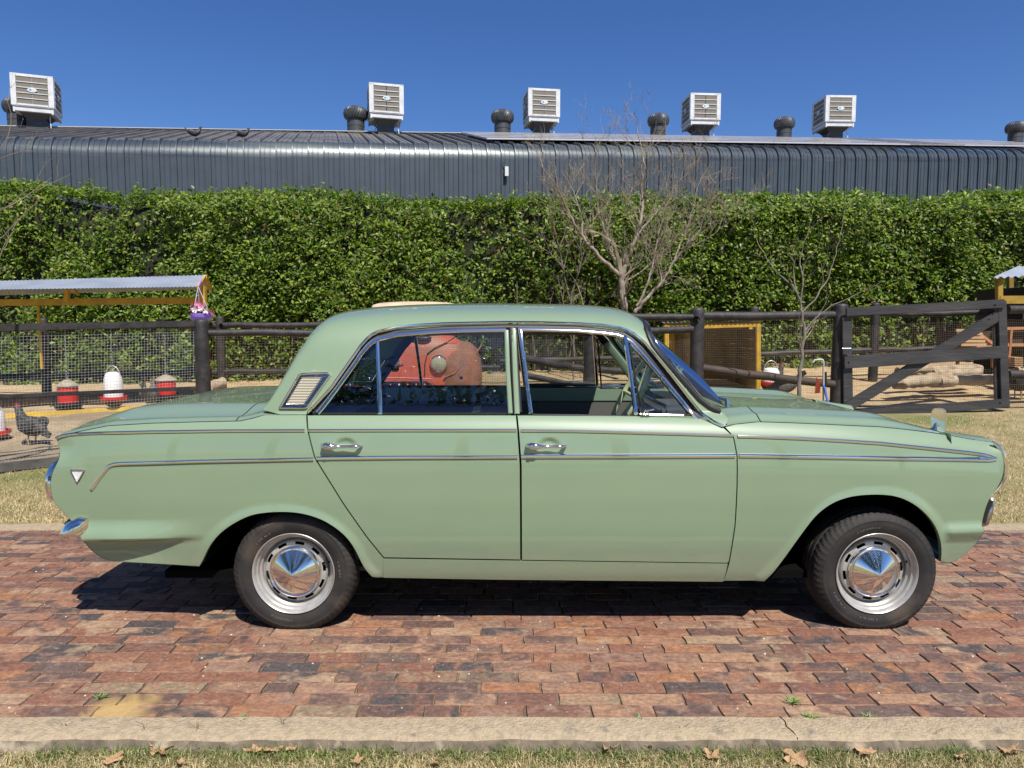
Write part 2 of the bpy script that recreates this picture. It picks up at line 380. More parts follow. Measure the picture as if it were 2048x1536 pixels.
DRYGRASS = grass_mat('dry_grass', [(0,(.56,.46,.25)),(.25,(.68,.57,.33)),(.50,(.42,.34,.16)),(.66,(.20,.23,.055)),(.74,(.62,.50,.30)),(.90,(.30,.22,.12)),(.97,(.14,.19,.04))])
def blades(name, n, sampler, hmin, hmax, width, mat, lean=.8, kind='stuff', parent=None):
    x, y = sampler(n); z = G(x, y); rs = np.random.RandomState(len(x)); a = rs.uniform(0, 2*np.pi, n); h = rs.uniform(hmin, hmax, n); l = rs.uniform(.1, lean, n)
    w = width*rs.uniform(.6, 1.3, n); b = a + rs.uniform(-.8, .8, n) + np.pi/2
    base = np.stack([x, y, z-.004], -1); side = np.stack([np.cos(b)*w, np.sin(b)*w, 0*w], -1)
    d = np.stack([np.cos(a)*l*h, np.sin(a)*l*h, h*np.sqrt(np.clip(1-l*l*.5, .1, 1))], -1); mid = base + d*.55 + np.stack([0*h, 0*h, h*.10], -1)
    tip = base + d + np.stack([np.cos(a)*l*h*.3, np.sin(a)*l*h*.3, -h*.15*l], -1)
    v = np.stack([base-side, base+side, mid+side*.8, mid-side*.8, tip], 1).reshape(-1, 3); i = np.arange(n)*5
    f = np.concatenate([np.stack([i, i+1, i+2], -1), np.stack([i, i+2, i+3], -1), np.stack([i+3, i+2, i+4], -1)])
    return np_mesh(name, v, f, mat, parent, kind=kind)
def s_near(n):
    y = -.80 - np.abs(np.random.gamma(1.5, .06, n)); x = np.random.uniform(-3.0, 3.0, n); k = np.random.rand(n) < .28; y = np.where(k, -.85-np.random.rand(n)*.9, y); return x, np.where(y < -1.75, -1.0, y)
def s_tuft(n):
    c = np.array([-1.22,-1.1,-.93,-.80,-.7,-.55,-.42,-.2,-.02,.15,.33,.52,.7,.88,1.0,1.25,1.42,-1.45]); k = np.random.randint(0, len(c), n)
    return c[k]+np.random.normal(0, .05, n), -.80-np.abs(np.random.normal(0, .035, n))
GREENGRASS = grass_mat('green_grass', [(0,(.13,.21,.04)),(.3,(.20,.28,.07)),(.6,(.09,.15,.03)),(.8,(.45,.38,.18)),(.92,(.25,.30,.10))])
tag(blades('green_grass', 6500, s_tuft, .020, .062, .0016, GREENGRASS, 1.1), 'greener tufts of grass against the front face of the kerb', 'grass')
tag(blades('grass', 95000, s_near, .012, .044, .0016, DRYGRASS, 1.3), 'short half dry grass along the front edge of the kerb', 'grass')
def s_far(n):
    y = 1.70 + np.random.beta(1.0, 1.5, n)*6.2; x = np.random.uniform(-1, 1, n)*(y+CD)*.78
    fy = np.interp(x, [-6,-4.7,-3.2,-1,3,6,9], [2.6,3.05,3.85,4.3,4.7,5.3,5.6]); ok = (y < fy) & ((x < -1.6) | (x > 1.9)); y = np.where(ok, y, 1.7+np.random.uniform(0,1,n)*.8)
    return x, y
tag(blades('grass', 120000, s_far, .012, .04, .0022, DRYGRASS, 1.2), 'short sunburnt lawn between the far kerb and the animal pens', 'grass')
# ------------------------------------------------------------------ the green saloon
YC = 0.795                                     # centre line; the side facing the street is Y=0, the far side 2*YC
def pxline(pts): return np.array(pts, float)
def inv(pts, surf, it=6):
    """trace in the photograph -> (x, y, z) on the surface y = surf(x, z)"""
    pts = np.atleast_2d(np.array(pts, float)); Y = np.full(len(pts), .03)
    for _ in range(it):
        p = P(pts[:,0], pts[:,1], Y); Y = .5*Y + .5*np.clip(surf(p[:,0], p[:,2]), -.05, .9)
    p = P(pts[:,0], pts[:,1], Y); p[:,1] = Y; return p
ARCH_R = pxline([(399,1133),(408,1120),(415,1098),(437,1069),(465,1048),(501,1030),(530,1025.5),(558.5,1024),(585,1024.5),(609,1028),(644,1039),(673,1057),(695,1076),(711,1100),(721,1123),(730,1142),(744,1154)])
ARCH_F = pxline([(1529,1163),(1539,1156),(1566,1121),(1598,1076),(1633,1029),(1664,1006),(1690,996),(1715,991),(1758,989),(1794,992),(1830,1008.5),(1858,1033.6),(1872.6,1055),(1881.6,1080),(1884,1105),(1881.6,1123)])
zprof = pchip([.05,.20,.25,.317,.40,.50,.60,.70,.774,.83,.882,.91,.935,.955,.98,1.05], [.12,.055,.038,.025,.012,.004,0,0,.004,.010,.021,.036,.057,.080,.125,.30])
up_px = [(113,876),(300,864),(610,861),(1041,861),(1250,865),(1466,871),(1686,881),(1812,892),(1937,905),(1991,917)]
_u = P([p[0] for p in up_px], [p[1] for p in up_px], .02); zup = pchip(_u[:,0], _u[:,2])
def smooth_line(pl, n=60):
    d = np.r_[0, np.cumsum(np.hypot(*np.diff(pl, axis=0).T))]; t = np.linspace(0, d[-1], n)
    q = np.stack([np.interp(t, d, pl[:,0]), np.interp(t, d, pl[:,1])], -1)
    for _ in range(6): q[1:-1] = .25*q[:-2]+.5*q[1:-1]+.25*q[2:]
    return q
ARCH_R, ARCH_F = smooth_line(ARCH_R), smooth_line(ARCH_F)
def w3(pl, Y=.02): return P(pl[:,0], pl[:,1], Y)[:, [0,2]]
A_R, A_F = w3(ARCH_R), w3(ARCH_F)
def dist_poly(x, z, pl):
    x = np.asarray(x, float); z = np.asarray(z, float); d = np.full(np.broadcast(x, z).shape, 9.0)
    for (ax, az), (bx, bz) in zip(pl[:-1], pl[1:]):
        dx, dz = bx-ax, bz-az; t = np.clip(((x-ax)*dx + (z-az)*dz)/(dx*dx+dz*dz), 0, 1)
        d = np.minimum(d, np.hypot(x-ax-t*dx, z-az-t*dz))
    return d
RC = w3(pxline([(150,1079),(200,1078),(260,1076),(330,1074),(430,1068)])); FC = w3(pxline([(1870,1066),(1900,1064),(1985,1063)]))
HND = [P(692, 885, .02), P(1098, 885, .02)]
def B(x, z):
    """lower body: how far the skin lies inside the widest plane"""
    x = np.asarray(x, float); z = np.asarray(z, float)
    zn = z + (.882 - zup(x))*sm((z-.60)/.26)
    y = zprof(zn)
    y = y + .030*sm((np.abs(x)-1.35)/.75)**1.5
    for A in (A_R, A_F):
        d = dist_poly(x, z, A); y = y - .010*sm(1 - d/.045)
    # fold along the tail and under the nose
    zc = np.interp(x, RC[:,0], RC[:,1]); a = .036*sm((-1.28-x)/.42); t = z - zc
    y = y - a*np.where(t > 0, sm(1-t/.085), sm(1+t/.035)*.0 + np.clip(1+t/.02, 0, 1)) + a*.8*np.where(t < 0, sm(-t/.03)*(sm((t+.22)/.19)), 0)
    zc = np.interp(x, FC[:,0], FC[:,1]); a = .020*sm((x-1.84)/.05); t = z - zc
    y = y - a*np.where(t > 0, sm(1-t/.045), np.clip(1+t/.05, 0, 1))
    # hollows behind the door handles
    for h in HND:
        q = np.hypot((x-h[0])/.040, (z-h[2]+.008)/.026); y = y + .011*sm((1.3-q)/.9)*sm((z-h[2]+.022)/.014)
    # swelling of the tail lamp and hollow of the tail below the fin
    y = y + .016*sm((-1.80-x)/.16)*sm(1-np.abs(z-.80)/.075)
    return y
# edge between side and top surfaces
E_R = inv([(113,874),(143,866),(180,858),(215,851),(300,846),(400,843),(480,841.5),(505,836),(526,830)], B)
E_F = inv([(1449,853),(1470,848),(1516,843),(1580,845),(1650,848),(1758,853),(1800,857),(1858,864),(1900,870),(1937,877),(1970,881.5),(1992,885)], B)
def edge(E, x): return np.interp(x, E[:,0], E[:,1]), np.interp(x, E[:,0], E[:,2])
# ---- cabin shell
Z0 = .945; TUM = .30
def h_pt(px, py, Y, uf):
    p = P(px, py, Y); return p[0], Z0 + (p[2]-Z0)/uf
HP = [h_pt(*a) for a in [(530,829,.16,1),(551,793,.20,.93),(584,732,.25,.92),(617,674,.30,.92),(640.6,646,.34,.925),(660,633,.37,.94),(695,623,.42,.96),(754,615,.50,.975),(851,609.5,.58,.985),(969,607.5,.6,.985),(1078,608.5,.6,.985),(1156,610.5,.56,.98),(1211,615,.48,.97),(1250,623,.42,.955),(1273,632,.38,.945),(1291,645,.34,.935),(1301,657,.32,.93),(1328,681.5,.31,.925),(1352,703,.30,.92),(1376,725.5,.28,.92),(1406,759,.26,.92),(1435,794,.22,.93),(1456,820,.18,1)]]
HP = sorted(HP); Hx = pchip([p[0] for p in HP], [max(p[1], Z0+.001) for p in HP]); XH0, XH1 = HP[0][0], HP[-1][0]
def S(x, z):
    x = np.asarray(x, float); z = np.asarray(z, float); H = Hx(x); u = np.clip((z-Z0)/np.maximum(H-Z0, .02), 0, .9995)
    wb = YC - B(x, Z0) - TUM*np.maximum(z-Z0, 0)
    w = wb*(1-u**10)**.5
    return np.where(z < Z0, B(x, z), YC - w)
def Stop(x, f, H=None):
    """height of the shell where its half width is f of the full one"""
    H = Hx(x); u = (1-np.clip(f, 0, 1)**2)**.1; return Z0 + (H-Z0)*u
def normals(surf, x, z, e=.004):
    gx = (surf(x+e, z)-surf(x-e, z))/(2*e); gz = (surf(x, z+e)-surf(x, z-e))/(2*e)
    n = np.stack([gx, -np.ones_like(gx), gz], -1); return n/np.linalg.norm(n, axis=1)[:, None]
def inside(px, pz, poly):
    x, z = poly[:,0], poly[:,1]; c = np.zeros(len(px), bool); j = len(x)-1
    for i in range(len(x)):
        k = ((z[i] > pz) != (z[j] > pz)) & (px < (x[j]-x[i])*(pz-z[i])/(z[j]-z[i]+1e-12)+x[i]); c ^= k; j = i
    return c
def dens(pl, s):
    out = []
    for a, b in zip(pl, np.roll(pl, -1, 0)):
        n = max(1, int(np.ceil(np.linalg.norm(b-a)/s))); out += [a + (b-a)*i/n for i in range(n)]
    return np.array(out)
def inset(pl, g):
    if not g: return pl
    area = .5*np.sum(pl[:,0]*np.roll(pl[:,1],-1)-np.roll(pl[:,0],-1)*pl[:,1]); s = 1 if area > 0 else -1
    d1 = pl - np.roll(pl, 1, 0); d2 = np.roll(pl, -1, 0) - pl
    d1 /= np.linalg.norm(d1, axis=1)[:, None]+1e-9; d2 /= np.linalg.norm(d2, axis=1)[:, None]+1e-9
    n = np.stack([-(d1+d2)[:,1], (d1+d2)[:,0]], -1); n /= np.linalg.norm(n, axis=1)[:, None]+1e-9
    return pl + s*g*n
def panel(name, outline, surf, mat, parent, grid=.016, gap=.0016, flange=.022, holes=(), off=0.0, both=True, names=None):
    """sheet of bodywork cut to a traced outline, with its edge turned in; built for the near and the far side"""
    loops = []
    for k, ol in enumerate([outline]+list(holes)):
        w = inv(ol, surf)[:, [0,2]] if not (isinstance(ol, np.ndarray) and ol.shape[1] == 3) else ol[:, [0,2]]
        w = dens(w, grid*.75); w = inset(w, gap if k == 0 else -gap*.5); loops.append(w)
    o0 = loops[0]; gx = np.arange(o0[:,0].min(), o0[:,0].max(), grid); gz = np.arange(o0[:,1].min(), o0[:,1].max(), grid*.8)
    X, Z = np.meshgrid(gx, gz); X = X + (np.arange(len(gz))[:, None] % 2)*grid*.5; X = X.ravel(); Z = Z.ravel()
    ok = inside(X, Z, o0)
    for h in loops[1:]: ok &= ~inside(X, Z, h)
    X, Z = X[ok], Z[ok]
    for l in loops:
        ok = dist_poly(X, Z, np.vstack([l, l[:1]])) > grid*.42; X, Z = X[ok], Z[ok]
    co = []; faces = []
    for l in loops: faces.append(list(range(len(co), len(co)+len(l)))); co += l.tolist()
    nb = len(co); co += np.stack([X, Z], -1).tolist()
    r = delaunay_2d_cdt([Vector(c) for c in co], [], faces, 2 if len(loops) > 1 else 1, 1e-6)
    V = np.array([tuple(v) for v in r[0]]); T = [f for f in r[2]]
    Y = surf(V[:,0], V[:,1]) - off; Nn = normals(surf, V[:,0], V[:,1])
    v3 = np.stack([V[:,0], Y, V[:,1]], -1); T2 = []
    for f in T:
        a, b, c = (v3[i] for i in f[:3]); ny = (b-a)[2]*(c-a)[0]-(b-a)[0]*(c-a)[2]
        T2.append(tuple(f) if ny < 0 else tuple(f[::-1]))
    # boundary loops become flanges
    cnt = {}
    for f in T2:
        for i in range(len(f)): e = (f[i], f[(i+1) % len(f)]); cnt[e] = cnt.get(e, 0)+1
    bd = [e for e in cnt if (e[1], e[0]) not in cnt]
    idx = {}; extra = []
    for a, b in bd:
        for i in (a, b):
            if i not in idx: idx[i] = len(v3)+len(extra); extra.append(v3[i] + np.array([0, flange, 0]))
    allv = np.vstack([v3, np.array(extra)]) if extra else v3
    FL = [(b, a, idx[a], idx[b]) for a, b in bd] if flange else []
    out = []
    for side in ((0, 1) if both else (0,)):
        vv = allv.copy(); fs = T2 + FL
        if side: vv[:,1] = 2*YC - vv[:,1]; fs = [f[::-1] for f in fs]
        me = bpy.data.meshes.new(name); me.from_pydata(vv.tolist(), [], fs); me.shade_smooth()
        nn = Nn.copy()
        if side: nn[:,1] *= -1
        nrm = []
        for p in me.polygons:
            fl = p.index >= len(T2)
            for li in p.loop_indices:
                vi = me.loops[li].vertex_index; nrm.append(tuple(p.normal) if fl else tuple(nn[vi]))
        me.normals_split_custom_set(nrm)
        out.append(link(name, me, mat, parent))
    return out

CX = 0.3
CAR = empty('car', (CX, YC, 0), 'pale green vintage four door saloon parked side-on on the brick driveway', 'car')
def both(name, mb, mat, parents=None, smooth=35, **kw):
    """a piece and its mirror image on the far side"""
    ps = parents or (CAR, CAR); a = mb.build(name, mat, ps[0], smooth=smooth, **kw)
    m2 = MB(); m2.v = [(x, 2*YC-y, z) for x, y, z in mb.v]; m2.f = [f[::-1] for f in mb.f]
    return a, m2.build(name, mat, ps[1], smooth=smooth, **kw)
def strip(pts, surf, w, h, off=.004, n=8, taper=None):
    """a bright moulding lying on the skin: w wide, standing h proud"""
    p = inv(pts, surf) if not (isinstance(pts, np.ndarray) and pts.shape[1] == 3) else pts
    q = [p[0]]
    for a, b in zip(p[:-1], p[1:]):
        k = max(1, int(np.linalg.norm(b-a)/.03)); q += [a+(b-a)*i/k for i in range(1, k+1)]
    q = np.array(q); q[:,1] = surf(q[:,0], q[:,2]); nn = normals(surf, q[:,0], q[:,2]); q = q + nn*off
    mb = MB(); pts = [Vector(a) for a in q]; r = [1.0]*len(pts)
    vs = []
    for i, a in enumerate(pts):
        d = (pts[min(i+1, len(pts)-1)]-pts[max(i-1, 0)]).normalized(); nv = Vector(nn[i]); sd = d.cross(nv).normalized(); k = 1.0
        if taper: k = taper(i/(len(pts)-1))
        for t in range(n):
            ang = 2*math.pi*t/n; vs.append(a + sd*math.cos(ang)*w/2*k + nv*math.sin(ang)*h)
    m = len(pts); fs = [(i*n+k, i*n+(k+1)%n, (i+1)*n+(k+1)%n, (i+1)*n+k) for i in range(m-1) for k in range(n)] + [tuple(range(n))[::-1], tuple(range((m-1)*n, m*n))]
    return mb.add(vs, fs)

# ---- side panels
TAIL = [(163,1078),(154,1060),(147,1046),(138,1037),(125,1023),(110,1008),(104,994),(101,978),(101,960),(105,943),(112,930),(118,917),(120,903),(117,890),(113,876)]
def chaikin(l, n=2):
    l = [np.array(a, float) for a in l]
    for _ in range(n): l = [l[0]] + [q for a, b in zip(l[:-1], l[1:]) for q in (a*.75+b*.25, a*.25+b*.75)] + [l[-1]]
    return [tuple(a) for a in l]
TAIL = chaikin(TAIL)
rq = [(113,875),(143,866.5),(180,858.5),(215,851.5),(300,846.5),(400,843.5),(480,842),(505,836.5),(526,830.5),(530,829.5),(612.5,829.5),(613,840),(617,869),(629,916),(650,950),(687.5,1010),(734,1076),(767.6,1117),(767,1155),(755,1155.5)] + ARCH_R[::-1].tolist() + chaikin([(399,1133),(322,1128),(240,1124),(212,1120),(192,1109),(178,1096),(163,1078)])[1:-1] + TAIL[:-1]
quarter = panel('rear_quarter_panel', rq, B, PAINT, CAR)
panel('sill', [(767,1117.5),(1042,1121.8),(1455,1127.5),(1447,1161),(1445,1163),(1000,1159),(767,1155)], B, PAINT, CAR, gap=0.0, off=.003)
rdoor = panel('rear_door', [(613.5,829.5),(1033,829.5),(1036,860),(1041,931),(1042,1120.5),(767.6,1116),(734,1075),(687.5,1009),(650,949),(629,915),(617,868),(614,840)], B, PAINT, CAR, gap=.0036, grid=.011)
fdoor = panel('front_door', [(1033.5,829.5),(1270,831),(1402,836),(1425,846),(1448,855),(1467,872),(1474.6,912),(1474.6,970.6),(1470.7,1049),(1459,1123),(1455,1127),(1042.5,1121),(1041.8,932),(1036.5,860)], B, PAINT, CAR, gap=.0036, grid=.011)
NOSE = [(1970,1062),(1964,1051)] + chaikin([(1964,1051),(1966,1037),(1973,1012),(1980,997),(1988,985),(1996,974),(2006,954),(2009,930),(2005,908),(1998,893),(1991,885)])[1:]
fender = panel('front_fender', [(1450,854),(1470,848.5),(1516,843.5),(1580,845.5),(1650,848.5),(1758,853.5),(1800,857.5),(1858,864.5),(1900,870.5),(1937,877.5),(1970,882),(1991,885)] + NOSE[:-1][::-1] + chaikin([(1970,1062),(1958.5,1080),(1937,1103),(1914,1121),(1900,1126),(1882,1124)])[:-1] + ARCH_F[::-1].tolist() + [(1447,1162),(1459,1123),(1470.7,1049),(1474.6,970.6),(1474.6,912),(1467,873),(1455,860)], B, PAINT, CAR)
# ---- cabin side: pillars and roof edge around the window opening
DRIP = [(617,828),(664,776),(711,710),(722,694),(734,681),(744,673),(756,667),(793,659.5),(890,652),(1008,649.5),(1078,650),(1156,652),(1205,656),(1234,660),(1252,665),(1268,674),(1289,691),(1332,742),(1371,792),(1407,838)]
us = .80
def split_line(x0, x1, n): 
    xs = np.linspace(x0, x1, n); return np.stack([xs, S(xs, Z0+us*(Hx(xs)-Z0)), Z0+us*(Hx(xs)-Z0)], -1)
drip3 = inv(DRIP, S)
RUB = [(1289,643),(1292,660),(1298,675),(1305.5,690),(1322,711),(1340.6,732.5),(1375.8,773),(1398.6,799),(1419.7,815),(1441,824)]
rub3 = inv(RUB, S)
xa = rub3[0][0]; top3 = split_line(XH0+.012, xa, 60)
can = np.vstack([top3, rub3[1:], inv([(1449,828),(1456,838),(1450,852),(1445,853)], S), drip3[::-1], inv([(612,829),(560,829)], S)])
panel('cabin_side', can, S, PAINT, CAR, gap=0, flange=.02)
# ---- roof
def lerp_rows(xs, f0, n=14, dz=0, inner=0):
    rows = []
    for x in xs:
        H = float(Hx(x)); zs = Z0+us*(H-Z0); ys = float(S(x, zs)); r = []
        for k in range(2*n+1):
            # sweep from near split over the top to the far split
            a = abs(k-n)/n; f = (1-us**10)**.5*math.sin(a*math.pi/2)**.75 if a else 0
            f = (1-us**10)**.5*(1-(1-a)**1.6)
            z = Z0+(H-Z0)*(1-f*f)**.1; wb = YC-float(B(x, Z0))-TUM*(z-Z0); y = wb*f
            r.append((x, YC-y if k < n else YC+y, z-inner))
        rows.append(r)
    return rows
x_hdr_r = HP[4][0]-.03; x_hdr_f = xa
roof = MB().grid(lerp_rows(np.linspace(x_hdr_r, x_hdr_f, 50), 0)); roof.build('roof', PAINT, CAR, smooth=180)
MB().grid(lerp_rows(np.linspace(x_hdr_r+.02, x_hdr_f-.02, 16), 0, 8, 0, .03)).build('headlining', MAT('headlining', (.35,.34,.30), rough=.9), CAR, smooth=180)
# windscreens follow the shell, set in a rubber
def screen(x0, x1, name, inset_=.012):
    rows = lerp_rows(np.linspace(x0, x1, 14), 0, 8); rows = [[(x, y, z-inset_*.6) for x, y, z in r] for r in rows]
    return MB().grid(rows).build(name, GLASS, CAR, smooth=180)
ws = screen(xa+.002, HP[-1][0]-.02, 'windscreen')
rw = screen(HP[0][0]+.06, x_hdr_r-.004, 'rear_window')
# side wings of the windscreen reaching the rubber
def curve_on(surf, p3, off): nn = normals(surf, p3[:,0], p3[:,2]); return p3 + nn*off
wr = []
for p in rub3[1:]:
    x, z = p[0], p[2]; H0 = Z0+us*(float(Hx(x))-Z0)
    zz = np.linspace(z, max(H0, z+.001), 5); wr.append([(x, float(S(x, q))+.006, q) for q in zz])
both('quarter_of_windscreen', MB().grid(wr), GLASS, (ws, ws), smooth=180)
both('windscreen_rubber', strip(rub3, S, .022, .010, .002), RUBBER, (ws, ws))
sil = np.array([[x, S(x, Z0+.86*(Hx(x)-Z0)), Z0+.86*(Hx(x)-Z0)] for x in np.linspace(xa, HP[-1][0]-.02, 12)])
both('windscreen_trim', strip(inv([(1292,645),(1297,659),(1303,675),(1312,690),(1345,728.5),(1380,769),(1401,794),(1421,809),(1440,818)], S), S, .006, .004, .010), CHROME, (ws, ws))
hx_ = [(xa, y, float(Stop(xa, abs(y-YC)/(YC-.25)))) for y in np.linspace(.3, 2*YC-.3, 15)]
MB().tube([(a+.002, b, c+.0) for a, b, c in hx_], .011, 6).build('windscreen_rubber', RUBBER, ws)
# ---- tops: boot and bonnet
zc_r = pchip([-2.06,-1.98,-1.92,-1.83,-1.73,-1.54,-1.3,-.9], [.872,.878,.892,.922,.948,.961,.964,.964])
def deck(name, xs, E, top, mat=PAINT, nv=26, t0=0.0, t1=.5, parent=CAR, full=True, dz=0.0):
    rows = []
    for x in xs:
        ye, ze = edge(E, x); r = []
        tt = [t0+(t1-t0)*(1-math.cos(math.pi*.5*k/nv)) for k in range(nv+1)]
        for t in tt: r.append((x, ye+(YC-ye)*2*t, top(x, 2*t, ze)+dz))
        if full: r += [(a, 2*YC-b, c) for a, b, c in r[::-1][1:]]
        rows.append(r)
    return MB().grid(rows).build(name, mat, parent, smooth=180)
def top_r(x, v, ze):
    c = float(zc_r(x)); return ze + .012*sm(v/.06) + (c-ze-.012)*float(sm((v-.07)/.30))
def top_f(x, v, ze):
    fd = 1-float(sm((x-1.60)/.30)); rise = .026*float(sm(v/.10)) ; ridge = .018*math.exp(-((v-.26)/.09)**2) - .006*float(sm((v-.3)/.2))
    drop = .045*float(sm((x-1.72)/.2))**1.5*float(sm((v-.05)/.2))
    return ze + rise*(.35+.65*fd) + ridge*fd + .010*fd*float(sm((v-.5)/.5)) - drop
xb0, xb1 = E_R[0][0], E_R[-1][0]
x_lid = float(P(480, 842, .1)[0])
deck('boot_lid', np.linspace(xb0+.004, x_lid, 44), E_R, top_r)
deck('rear_scuttle', np.linspace(x_lid+.005, xb1+.1, 12), E_R, top_r)
xf0 = E_F[0][0]; x_bl = float(P(1516, 843, .1)[0]); x_lead = 1.885
deck('scuttle', np.linspace(xf0-.07, x_bl-.002, 10), E_F, top_f)
deck('bonnet', np.linspace(x_bl+.003, x_lead, 50), E_F, top_f, full=True)
def pod(side=0):
    rows = []
    for x in np.linspace(x_lead-.01, E_F[-1][0], 12):
        ye, ze = edge(E_F, x); r = []
        for k in range(9):
            a = k/8; y = ye + (.30-ye)*a; r.append((x, y, ze + .012*math.sin(math.pi*min(a*1.2, 1)) - .10*float(sm((a-.45)/.55))**1.3 - (.02*float(sm((a-.1)/.3)) if x < 1.9 else 0)*0))
        rows.append(r)
    return MB().grid(rows)
both('headlamp_hood', pod(), PAINT, smooth=180)
# seam of the scuttle corner
seam = [(1451,856),(1466,856.8),(1481,856),(1496,853),(1506,849.5),(1513,845),(1516,841),(1515.5,836)]
sp = np.array([P(a, b, .075+.012*i) for i, (a, b) in enumerate(seam)])
both('scuttle_seam', MB().tube([Vector(p)-Vector((0,.002,-.001)) for p in sp[:6]], .0016, 4), RUBBER)
# ---- ends of the body
def endcap(pts, sgn, name, bulge):
    p = inv(pts, B); rows = []
    for a in p:
        r = []
        for k in range(25):
            s_ = k/24; v = abs(2*s_-1); y = a[1]+.0 + (2*YC-2*a[1])*s_; r.append((a[0] + sgn*bulge*(1-v**6), y, a[2]))
        rows.append(r)
    return MB().grid(rows).build(name, PAINT, CAR, smooth=180)
endcap(TAIL + [(113,875)], -1, 'rear_panel', .018)
_e = inv([(113,875)], B)[0]; _r0 = []; _r1 = []
for _k in range(25):
    _v = abs(2*_k/24-1); _y = _e[1]+(2*YC-2*_e[1])*_k/24; _r0.append((_e[0]-.018*(1-_v**6), _y, _e[2])); _x = xb0+.006; _ye, _ze = edge(E_R, _x); _yy = min(_y, 2*YC-_y); _r1.append((_x, min(max(_y, _ye), 2*YC-_ye), top_r(_x, max(0, (_yy-_ye)/(YC-_ye)), _ze)-.001))
MB().grid([_r0, _r1]).build('rear_lip', PAINT, CAR, smooth=60)
endcap(chaikin([(399,1133),(322,1128),(240,1124),(212,1120),(192,1109),(178,1096),(163,1078)]), -1, 'rear_valance', .01)
endcap(chaikin([(1884,1125),(1900,1126),(1914,1121),(1937,1103),(1958.5,1080),(1970,1062)])+[(1964,1051),(1966,1037),(1973,1012)], 1, 'front_valance', .008)
fp = MB()
for (z0, z1, x0, x1) in ((.50,.62,1.955,1.965),(.62,.72,1.965,1.93),(.72,.86,1.90,1.885)):
    fp.add([(x0, .05, z0), (x0, 2*YC-.05, z0), (x1, 2*YC-.05, z1), (x1, .05, z1)], [(0,1,2,3)])
fp.add([(1.965,.05,.62),(1.965,2*YC-.05,.62),(1.90,2*YC-.05,.62),(1.90,.05,.62)], [(0,1,2,3)])
fp.build('front_panel', PAINT, CAR, smooth=0)
gr = MB()
for i in range(9): z = .63+i*.017; gr.box((1.925, .34, z), (1.94, 2*YC-.34, z+.006))
gr.tube([(1.945,.33,.62),(1.945,.33,.78),(1.935,2*YC-.33,.78),(1.945,2*YC-.33,.62),(1.945,.33,.62)], .008, 6)
gr.build('grille', CHROME, CAR)
# headlamps
M_x = Matrix.Rotation(math.pi/2, 4, 'Y')
for yy in (.20, 2*YC-.20):
    lm = MB().lathe([(.0,.035),(.05,.030),(.085,.012),(.095,-.01),(.095,-.12)], 28, Matrix.Translation((1.985, yy, .725)) @ M_x)
    lamp = lm.build('headlight', MAT('lamp_glass', (.55,.57,.58), rough=.08, coat=1), CAR)
# chrome hood rim of the headlamp, seen edge on at the nose
rimp = [(1989,883.5),(2000,892),(2009,908),(2014,930),(2012.5,952),(2003,972),(1991,986)]
rp = [Vector(P(a, b, .06)) + Vector((0, 0, 0)) for a, b in rimp]
both('headlight_rim', MB().tube([p+Vector((-.008,0,0)) for p in rp], [.004,.009,.011,.012,.011,.009,.005], 10, flat=1.0), CHROME)
# front bumper corner
bp = [V3(1989,999,.10), V3(1988,1010,.09), V3(1983,1030,.09), V3(1976,1048,.10), V3(1971,1052,.11)]
fb = MB().tube([(p.x-.005, p.y+.02, p.z) for p in bp], [.012,.017,.019,.019,.012], 10, flat=.6)
both('front_bumper_corner', fb, WORN)
fbm = MB(); yy = np.linspace(.12, 2*YC-.12, 20); rows = []
for a in np.linspace(0, 1, 7):
    z = .47+.12*a; rows.append([(1.985+.035*math.sin(a*math.pi)-.06*abs(2*(y-YC)/1.4)**4, y, z) for y in yy])
fbm.grid(rows).build('front_bumper', WORN, CAR, smooth=180)
gapm = MB().tube([V3(1981,1000,.09), V3(1971,1024,.09), V3(1965,1046,.09)], .012, 6); both('bumper_gap', gapm, RUBBER)
# rear bumper
pc = V3(139, 1065, -.004); prof = []
rows = []
ny = 24
for k in range(ny+1):
    s_ = k/ny; v = 2*s_-1; v = math.sin(v*math.pi/2); y = YC + v*(YC-pc.y+.01); wrap = abs(v)**8
    e_ = max(0, abs(v)-.94)/.06; c = Vector((pc.x-.02+.02*wrap, y, pc.z)); r = []; shr = 1.15*math.sqrt(max(.002, 1-e_**2.6))
    for (dx, dz) in ((.07,.052),(.03,.056),(-.02,.030),(-.047,-.005),(-.055,-.025),(-.04,-.036),(0,-.040),(.05,-.036),(.072,-.01),(.07,.03)):
        r.append(c + Vector((dx*shr+.0, 0, dz*shr)))
    rows.append(r + [r[0]])
rb = MB().grid(rows); rb.add([tuple(q) for q in rows[0][:-1]], [tuple(range(10))[::-1]]); rb.add([tuple(q) for q in rows[-1][:-1]], [tuple(range(10))])
rb.build('rear_bumper', CHROME, CAR, smooth=50, fix=True)
MB().tube([(-1.80,.45,.46), (-1.98,.45,.44), (-1.98,1.14,.44), (-1.80,1.14,.46)], .02, 6).build('bumper_iron', DARK, CAR)
MB().prism([V3(137,1038,.10), V3(149,1049,.10), V3(160,1066,.10), V3(140,1062,.10), V3(128,1048,.10)], (0, 1.38, 0)).build('bumper_valance', RUBBER, CAR)
# tail lamps
for yy in (.155, 2*YC-.155):
    zc_ = P(101, 968, .1)[2]; xc_ = P(101, 968, .12)[0]
    Mt = Matrix.Translation((xc_+.024, yy+.01, zc_)) @ Matrix.Rotation(-math.pi/2, 4, 'Y')
    tl = MB().lathe([(.098,-.03),(.102,.0),(.094,.016),(.080,.022),(.078,.014)], 32, Mt).build('tail_light', CHROME, CAR)
    MB().lathe([(.078,.012),(.05,.026),(.0,.034)], 32, Mt).build('lens', MAT('red_lens', (.35,.01,.008), rough=.15, coat=1), tl)
